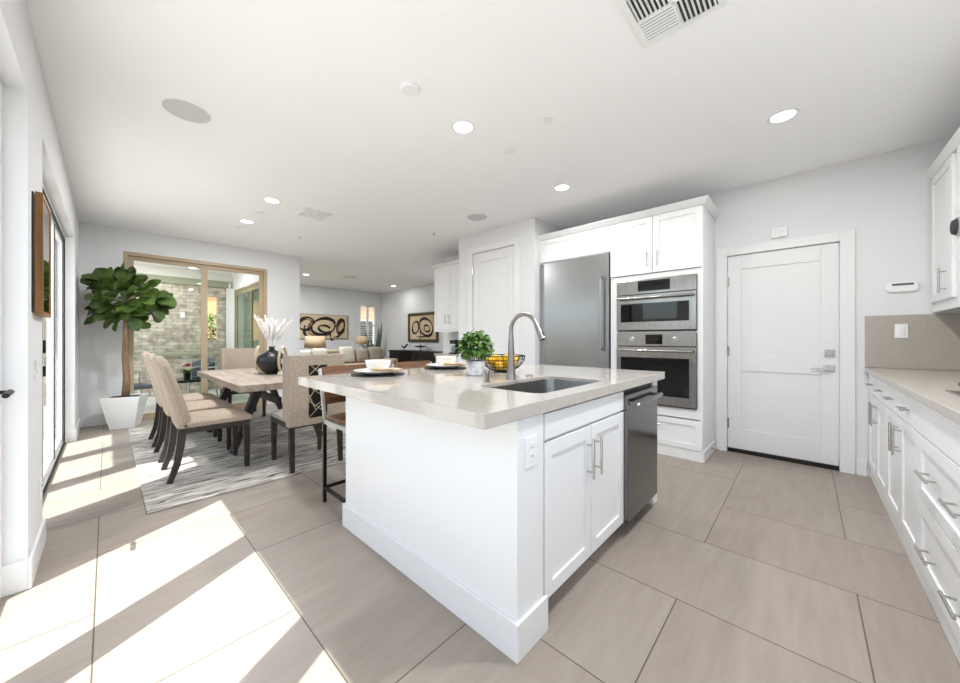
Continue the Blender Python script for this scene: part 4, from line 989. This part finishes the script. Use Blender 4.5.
for k in range(230):
    for _ in range(60):
        u, w_, z = rn.uniform(-1, 1), rn.uniform(-1, 1), rn.uniform(-1, 1); q = u*u+w_*w_+z*z
        if not .05 < q < 1: continue
        # wider at mid height, tapering to the top
        p = CF + RR*(u*.47-.02) + FF*(w_*.33) + Vector((0, 0, z*.37*(1-.25*abs(u))))
        if p.x > -.19 and p.y < 6.93: break
    d = (p-CF); d.z *= .8; d = (d.normalized() + Vector((rn.uniform(-.5, .5), rn.uniform(-.5, .5), rn.uniform(-.35, .5)))).normalized()
    L = rn.uniform(.15, .23)
    e = p + d*L*.75
    if e.x < -.24: d.x = abs(d.x)*.2
    if e.y > 7.0: d.y = -abs(d.y)*.2
    nrm = Vector((0, 0, 1))*.6 + (p-CF).normalized()*.7 - FF*.75
    leaf(lm, p-d*L*.3, d, nrm, L, L*rn.uniform(.58, .72), .10, rn.uniform(.05, .3), .7, 7)
    if k % 24 == 5: m.tube([(tp[-2][0], tp[-2][1], 1.4+.3*rn.random()), CF.lerp(p, .5), p], [.008, .006, .003], 5)
m.build('trunk', barkm, t, smooth=True)
lm.build('foliage', leafm, t, smooth=True)

# ================================================================ LIVING ROOM
t = thing('sofa', 'long beige sofa facing the kitchen in the living room', 'sofa', (4.15, 8.85, 0))
SX = (2.9, 5.62); MB().box(SX[0], SX[1], 8.4, 9.35, .10, .40).build('base', sofaf, t, bevel=.03)
MB().box(SX[0], SX[1], 9.13, 9.35, .36, .89).build('back', sofaf, t, bevel=.05, seg=4)
for x in (SX[0], SX[1]-.2): MB().box(x, x+.2, 8.4, 9.15, .36, .62).build('arm', sofaf, t, bevel=.05, seg=4)
for k in range(3): a = SX[0]+.2+k*.773; MB().box(a, a+.771, 8.4, 9.12, .40, .52).build('seat_cushion', sofaf, t, bevel=.03, seg=3)
for x in (SX[0]+.08, SX[1]-.08):
    for y in (8.48, 9.27): MB().box(x-.03, x+.03, y-.03, y+.03, 0, .10).build('foot', darkwood, t)
def pillow(cx, cy, z, s, m_, label, tilt=.25, rz=0):
    m = MB(); n = 10; T_ = .075
    G = {}
    for a in range(n+1):
        for b in range(n+1):
            u = -1+2*a/n; v = -1+2*b/n; k = ((1-u**4)*(1-v**4))**.6
            sh = 1-.06*(u*u*v*v)
            for sg in (-1, 1): G[a, b, sg] = m.b.verts.new((u*s/2*sh, sg*T_*k, v*s/2*sh+s/2)) if (k > 0 or sg == -1) else G[a, b, -1]
    for a in range(n):
        for b in range(n):
            for sg in (-1, 1):
                q = [G[a, b, sg], G[a+1, b, sg], G[a+1, b+1, sg], G[a, b+1, sg]]
                m.b.faces.new(q if sg == -1 else q[::-1])
    m.xf(Matrix.Translation((cx, cy, z)) @ Matrix.Rotation(rz, 4, 'Z') @ Matrix.Rotation(-tilt, 4, 'X'))
    tag(m.build('throw_pillow', m_, smooth=True), label, 'pillow', 'throw pillows on the sofa')
for x, s, m_, l_, rz in ((3.29, .37, pilloww, 'pale throw pillow at the left end of the sofa, left of the shaded lamp', .15), (3.68, .40, pilloww, 'pale throw pillow second from the left on the sofa', .05), (4.035, .28, pillowb, 'small brown throw pillow on the left half of the sofa', -.1), (4.39, .44, pilloww, 'large pale throw pillow in the middle of the sofa', .1), (4.81, .37, pillowg, 'taupe throw pillow right of the middle of the sofa', -.15), (5.21, .42, pillowg, 'large taupe throw pillow at the right end of the sofa', -.05)):
    pillow(x, 8.92, .546, s, m_, l_, .22, rz*.5)
t = thing('sofa_table', 'narrow wooden table standing behind the sofa', 'table', (4.2, 9.7, 0))
MB().box(3.2, 5.75, 9.55, 9.95, .74, .78).build('top', stoolwood, t, bevel=.004)
for x in (3.24, 5.71):
    for y in (9.59, 9.91): MB().box(x-.025, x+.025, y-.025, y+.025, 0, .74).build('leg', darkwood, t)
def lamp(cx, cy, r0, r1, zs0, zs1, label):
    t = thing('table_lamp', label, 'lamp', (cx, cy, .78), 'table lamps behind the sofa')
    MB().lathe([(0, .78), (.08, .78), (.085, .80), (.05, .83), (.075, .90), (.06, zs0-.03), (.015, zs0), (.012, zs0+.06), (0, zs0+.06)], (cx, cy, 0), 24).build('base', lampw, t, smooth='auto')
    o = MB().lathe([(r0, zs0), (r1, zs1)], (cx, cy, 0), 32).build('lamp_shade', shadem, t, smooth=True); md = o.modifiers.new('s', 'SOLIDIFY'); md.thickness = .004
    MB().tube([(cx, cy, zs0+.05), (cx+r1*.95, cy, zs1-.01)], .002, 5).tube([(cx, cy, zs0+.05), (cx-r1*.95, cy, zs1-.01)], .002, 5).build('harp', nickel, t)
lamp(3.86, 9.75, .27, .25, .93, 1.255, 'table lamp with a wide beige drum shade below the long painting')
lamp(5.22, 9.75, .185, .165, 1.02, 1.25, 'table lamp with white base and tan shade in front of the window')
# art
def stroke(m, pts, r, axis, c, th=.25): m.tube(pts, r, 8, flat=(axis, c, th))
def ellp(cu, cz, a, b, rot, n, a0, a1):
    P = []
    for k in range(n+1):
        q = a0+(a1-a0)*k/n; u = a*cos(q); v = b*sin(q); P.append((cu+u*cos(rot)-v*sin(rot), cz+u*sin(rot)+v*cos(rot)))
    return P
t = thing('painting', 'long tan painting of black looping brush strokes on the far wall', 'painting', (4.42, YF, 1.2))
MB().box(3.62, 5.20, YF-.035, YF-.002, 1.19, 1.90).build('canvas', canvasm, t)
m = MB()
for a in ((3.60, 3.615, 1.18, 1.91), (5.205, 5.22, 1.18, 1.91)): m.box(a[0], a[1], YF-.04, YF, a[2], a[3])
m.box(3.615, 5.205, YF-.04, YF, 1.18, 1.19).box(3.615, 5.205, YF-.04, YF, 1.90, 1.91).build('frame', olframe, t)
m = MB(); m2 = MB(); yy = YF-.037
def strokes(mm, defs, f):
    for (cu, cz, a, b, rot, q0, q1, r) in defs:
        stroke(mm, [f(u, z) for u, z in ellp(cu, cz, a, b, rot, 40, q0, q1)], [r*(.75+.35*sin(k*.33)) for k in range(41)], 0 if f(0, 0)[0] != 0 else 1, f(1, 1)[0] if f(0, 0)[0] != 0 else f(1, 1)[1])
fy = lambda u, z: (u, yy, z)
def strk(mm, defs, mk, axis, cc):
    for (cu, cz, a, b, rot, q0, q1, r) in defs:
        mm.tube([mk(u, z) for u, z in ellp(cu, cz, a, b, rot, 40, q0, q1)], [1.55*r*(.8+.3*sin(k*.31+cu*7)) for k in range(41)], 8, flat=(axis, cc, .2))
strk(m, [(3.95, 1.62, .22, .17, .5, -.6, 5.2, .028), (4.45, 1.55, .36, .24, .25, 0, 6.2, .03), (4.48, 1.48, .18, .10, -.2, .5, 6.0, .022), (4.98, 1.56, .11, .22, -.25, 0, 6.2, .032), (4.05, 1.42, .16, .2, .2, 2.2, 5.2, .026), (4.68, 1.45, .05, .3, .1, 3.5, 5.2, .018), (4.9, 1.40, .22, .12, .7, 3.4, 5.6, .02)], fy, 1, yy)
m.build('brush_strokes', inkm, t, smooth=True)
strk(m2, [(3.93, 1.60, .19, .13, .5, 0, 5.5, .016), (4.42, 1.53, .42, .28, .25, 2.2, 5.2, .018), (5.0, 1.55, .07, .17, -.25, 0, 6, .014)], fy, 1, yy+.001)
m2.build('rust_strokes', rustm, t, smooth=True)
t = thing('framed_art', 'olive framed art of black loops on the wall above the black console', 'painting', (XG, 8.3, 1.1))
y0, y1, z0, z1 = 7.55, 8.97, 1.08, 1.955; fw = .085
MB().box(XG-.05, XG, y0, y0+fw, z0, z1).box(XG-.05, XG, y1-fw, y1, z0, z1).box(XG-.05, XG, y0+fw, y1-fw, z0, z0+fw).box(XG-.05, XG, y0+fw, y1-fw, z1-fw, z1).build('frame', olframe, t, bevel=.006)
MB().box(XG-.025, XG-.002, y0+fw, y1-fw, z0+fw, z1-fw).build('canvas', canvasm, t)
m = MB(); xx = XG-.028; fz = lambda u, z: (xx, u, z)
strk(m, [(8.6, 1.52, .15, .19, .5, 0, 6.2, .024), (8.1, 1.52, .33, .24, .45, 0, 6.2, .026), (8.05, 1.48, .14, .09, .3, 0, 6, .018), (8.2, 1.27, .35, .03, -.03, 3.4, 6.0, .012), (8.4, 1.28, .05, .12, .2, 1.2, 4, .015)], fz, 0, xx)
m.build('brush_strokes', inkm, t, smooth=True)
t = thing('console_cabinet', 'long black console cabinet against the living room right wall', 'console', (6.15, 8.2, 0))
MB().box(5.93, XG-.005, 7.0, 9.36, .08, .80).build('carcass', blackp, t)
MB().box(5.91, XG-.003, 6.98, 9.38, .80, .835).build('top', blackp, t, bevel=.004)
for k in range(4):
    a = 7.02+k*.58; dd = MB().box(5.91, 5.93, a, a+.57, .12, .78).build('door', blackp, t, bevel=.003); MB().ell((5.897, a+.5, .6), .013, .013, .013).build('knob', nickel, dd, smooth=True)
for x in (5.96, 6.32):
    for y in (7.04, 9.32): MB().box(x-.025, x+.025, y-.025, y+.025, 0, .08).build('foot', blackp, t)
t = thing('bird_sculpture', 'dark pointed bird sculpture on the left end of the black console', 'sculpture', (6.12, 8.85, .835))
MB().cyl((6.12, 8.85, .835), (6.12, 8.85, .845), .05).cyl((6.12, 8.85, .845), (6.12, 8.86, .90), .006, seg=8).build('stand', blackmetal, t)
MB().tube([(6.12, 9.03, .99), (6.12, 8.95, .95), (6.12, 8.86, .91), (6.12, 8.77, .95), (6.12, 8.70, 1.02)], [.004, .018, .026, .03, .022], 10).tube([(6.12, 8.70, 1.02), (6.12, 8.64, 1.0)], [.016, .003], 8).build('body', blackmetal, t, smooth=True)
t = thing('footed_dish', 'dark footed dish on the black console below the framed art', 'dish', (6.12, 8.05, .835))
MB().lathe([(0, 0), (.06, 0), (.06, .008), (.012, .02), (.012, .09), (.09, .10), (.19, .135), (.185, .14), (.08, .112), (0, .108)], (6.12, 8.05, .835), 28).build('dish', blackmetal, t, smooth='auto')
rn2 = random.Random(4)
for k, (dx, dy) in enumerate(((-.05, -.07), (.04, .06), (0, 0))): MB().ell((6.12+dx, 8.05+dy, .835+.145), .04, .04, .035).build('filling', pillowg, t, smooth=True)
sx, sy = 5.92, 10.25
t = thing('snake_plant', 'tall snake plant with upright pointed leaves in the living room corner', 'potted plant', (sx, sy, 0))
MB().lathe([(0, 0), (.13, 0), (.17, .42), (.16, .42), (.15, .39), (0, .38)], (sx, sy, 0), 28).build('pot', potw, t, smooth='auto')
m = MB()
for k, (dx, dy, h, lean) in enumerate(((-.03, .02, 1.12, -.24), (.05, -.02, 1.36, .20), (.0, .05, .8, -.06), (.03, -.05, 1.2, .10), (-.05, -.03, .8, -.16), (.06, .04, .8, .06))):
    w = RR*lean; b = Vector((sx+dx, sy+dy, .38)); tip = b+w+Vector((0, 0, h)); sd = RR*.045; th = FF*.012
    rows = []
    for s in range(7):
        q = s/6; c = b.lerp(tip, q)+RR*lean*.15*sin(pi*q); ww = 1.0 if q < .6 else max(.03, 1-((q-.6)/.4)**1.6)
        rows.append([m.b.verts.new(c-sd*ww), m.b.verts.new(c-th*ww), m.b.verts.new(c+sd*ww), m.b.verts.new(c+th*ww)])
    for A, B in zip(rows, rows[1:]):
        for i in range(4): m.b.faces.new([A[i], A[(i+1) % 4], B[(i+1) % 4], B[i]])
    m.b.faces.new(rows[-1])
m.build('leaves', snakem, t, smooth='auto')

# ================================================================ OUTSIDE
struct(MB().box(-9, 12, -6, 7.2, -.16, -.102).box(-9, 2.09, 7.2, 10.85, -.16, -.012).box(-9, 12, 10.85, 22, -.16, -.02).build('ground', concrete))
struct(MB().box(-.9, 2.089, 7.2, 10.7, CH, CH+.12).box(-1.13, -.9, 3.86, 10.7, CH, CH+.12).box(-.9, -.42, 3.86, 7.2, CH, CH+.12).build('trim_9', stucco))
PYW = 10.2
m = MB().box(-1.2, 1.545, PYW, PYW+.22, -.012, 2.40).box(1.545, 1.80, PYW, PYW+.22, -.012, 1.15).box(1.545, 1.80, PYW, PYW+.22, 2.185, 2.40).box(1.80, 1.95, PYW, PYW+.22, -.012, 2.40)
struct(m.build('wall_stone', stonew))
struct(MB().box(-1.2, 2.0, PYW-.04, PYW+.26, 2.40, 2.55).build('trim_10', olive))
struct(MB().box(-1.2, 2.089, PYW+.0, PYW+.3, 2.55, CH).box(1.955, 2.089, PYW-.02, PYW+.3, -.012, 2.399).build('trim_11', stucco))
t = thing('patio_ledge', 'long stone ledge with flat cap along the patio stone wall', 'ledge', (.6, 10.0, 0))
MB().box(-.9, 1.4, 9.85, PYW-.001, -.012, .80).build('base', stonew, t); MB().box(-.95, 1.45, 9.82, PYW-.001, .80, .86).build('cap', olive, t, bevel=.004)
outlet('y', -1, PYW, 1.15, 1.715, 'white outlet plate on the patio stone wall', 'wall_outlet')
can(1.40, 8.95, 'round recessed light in the patio ceiling nearer the glass doors', 11)
can(.7, 9.4, 'round recessed light in the patio ceiling near the stone wall', 11)
def patio_chair():
    t = thing('patio_chair', '', 'chair', (0, 0, 0), 'grey patio armchairs')
    MB().box(-.26, .26, -.27, .27, .36, .42).build('seat', wick, t, bevel=.02)
    m = MB(); N = 10; rows = []
    for k in range(N+1):
        a = pi*.72*(k/N-.5)*1.25; rows.append([m.b.verts.new((-.06-.25*cos(a), .30*sin(a), z)) for z in (.40, .60, .80-.10*abs(2*k/N-1)**2)])
    for A, B in zip(rows, rows[1:]):
        for j in range(2): m.b.faces.new([A[j], B[j], B[j+1], A[j+1]])
    o = m.build('backrest', wick, t, smooth=True); md = o.modifiers.new('s', 'SOLIDIFY'); md.thickness = .03
    m = MB()
    for s in (-1, 1): m.tube([(.24, s*.29, .40), (.25, s*.29, .60), (.18, s*.29, .64), (-.05, s*.29, .66), (-.2, s*.26, .74)], .014, 8)
    m.build('arm_frame', alum, t, smooth=True)
    for x in (-.23, .23):
        for s in (-1, 1): MB().bar((x, s*.25, .38), (x*1.15, s*.27, 0), .025, .025).build('leg', alum, t)
    return t
pc = patio_chair(); GZp = -.012
pc.location = (1.2, 8.95, GZp); pc.rotation_euler = (0, 0, radians(200)); pc['label'] = 'grey patio armchair seen through the middle of the glass doors'
dup(pc, (1.66, 8.35, GZp), radians(120), 'grey patio armchair seen through the right glass door')
dup(pc, (.25, 8.2, GZp), radians(20), 'grey patio armchair seen behind the fig tree trunk')
t = thing('patio_table', 'low glass topped patio table outside the glass doors', 'table', (.98, 8.2, GZp))
MB().box(.7, 1.25, 7.9, 8.5, .44, .455).build('top', tableglass, t, bevel=.003)
MB().box(.7, 1.25, 7.9, 7.93, .41, .44).box(.7, 1.25, 8.47, 8.5, .41, .44).box(.7, .73, 7.93, 8.47, .41, .44).box(1.22, 1.25, 7.93, 8.47, .41, .44).build('frame', blackmetal, t)
for x in (.73, 1.22):
    for y in (7.93, 8.47): MB().bar((x, y, .42), (x, y, GZp), .03, .03).build('leg', alum, t)
t = thing('flower_pot', 'small potted red flower on the patio table', 'potted plant', (1.0, 8.3, .455))
MB().lathe([(0, 0), (.045, 0), (.06, .09), (0, .085)], (1.0, 8.3, .455), 20).build('pot', blackp, t, smooth='auto')
m = MB(); rn = random.Random(8)
for k in range(60):
    a = rn.uniform(0, 2*pi); leaf(m, (1.0, 8.3, .54), (cos(a), sin(a), rn.uniform(.3, 2)), (0, 0, 1), rn.uniform(.08, .15), .035, .1, .3, .5, 4)
m.build('foliage', leafs, t)
m = MB()
for k in range(12): m.ell((1.0+rn.uniform(-.05, .05), 8.3+rn.uniform(-.05, .05), .69+rn.uniform(-.02, .03)), .02, .02, .016, 8, 5)
m.build('blossom', redf, t, smooth=True)
def bush(cx, cy, r, h, n, label, ls=.12, seed=1):
    t = thing('garden_bush', label, 'bush', (cx, cy, -.02), 'bushes behind the patio wall'); rn = random.Random(seed); m = MB()
    for k in range(n):
        z = rn.random(); a = rn.uniform(0, 2*pi); q = r*sqrt(rn.random())*(1.0 if z < .7 else .75)
        p = Vector((cx+q*cos(a), cy+q*sin(a), .25+z*(h-.3)))
        leaf(m, p, (rn.uniform(-1, 1), rn.uniform(-1, 1), rn.uniform(-.2, 1.2)), (rn.uniform(-.4, .4), rn.uniform(-.4, .4), 1), ls*rn.uniform(.7, 1.3), ls*.4, .1, .3, .5, 3)
    m.build('foliage', leafs, t)
    m = MB()
    for k in range(7): a = k*.9; m.tube([(cx+.05*cos(a), cy+.05*sin(a), -.02), (cx+r*.5*cos(a), cy+r*.5*sin(a), h*.75)], .012, 5)
    m.build('stems', barkm, t)
bush(1.95, 12.0, .65, 1.85, 900, 'leafy green bush seen through the opening in the patio wall', .16, 2)
bush(3.2, 12.6, .6, 1.1, 400, 'low green bush outside below the living room window', .14, 5)
t = thing('neighbor_house', 'orange stucco house beyond the patio and the living room window', 'house', (5, 16, -.02))
MB().box(-2, 14, 15.5, 18, -.02, 4.2).build('wall', orange, t); MB().box(-2.4, 14.4, 15.1, 18.4, 4.2, 4.4).build('roof', rustm, t)
for x in (8.05, 4.2): 
    o = MB().box(x-.06, x+.86, 15.46, 15.5, .9, 2.1).build('window_frame', trimp, t); MB().box(x, x+.8, 15.45, 15.47, .96, 2.04).build('pane', blackgloss, o)
struct(MB().box(-6.2, -6.0, -6, 14, -.1, 1.9).build('wall_garden_bounce', mat('garden_stucco', (170, 152, 126), .9)))  # unseen wall added outside as a bounce surface facing the left doors
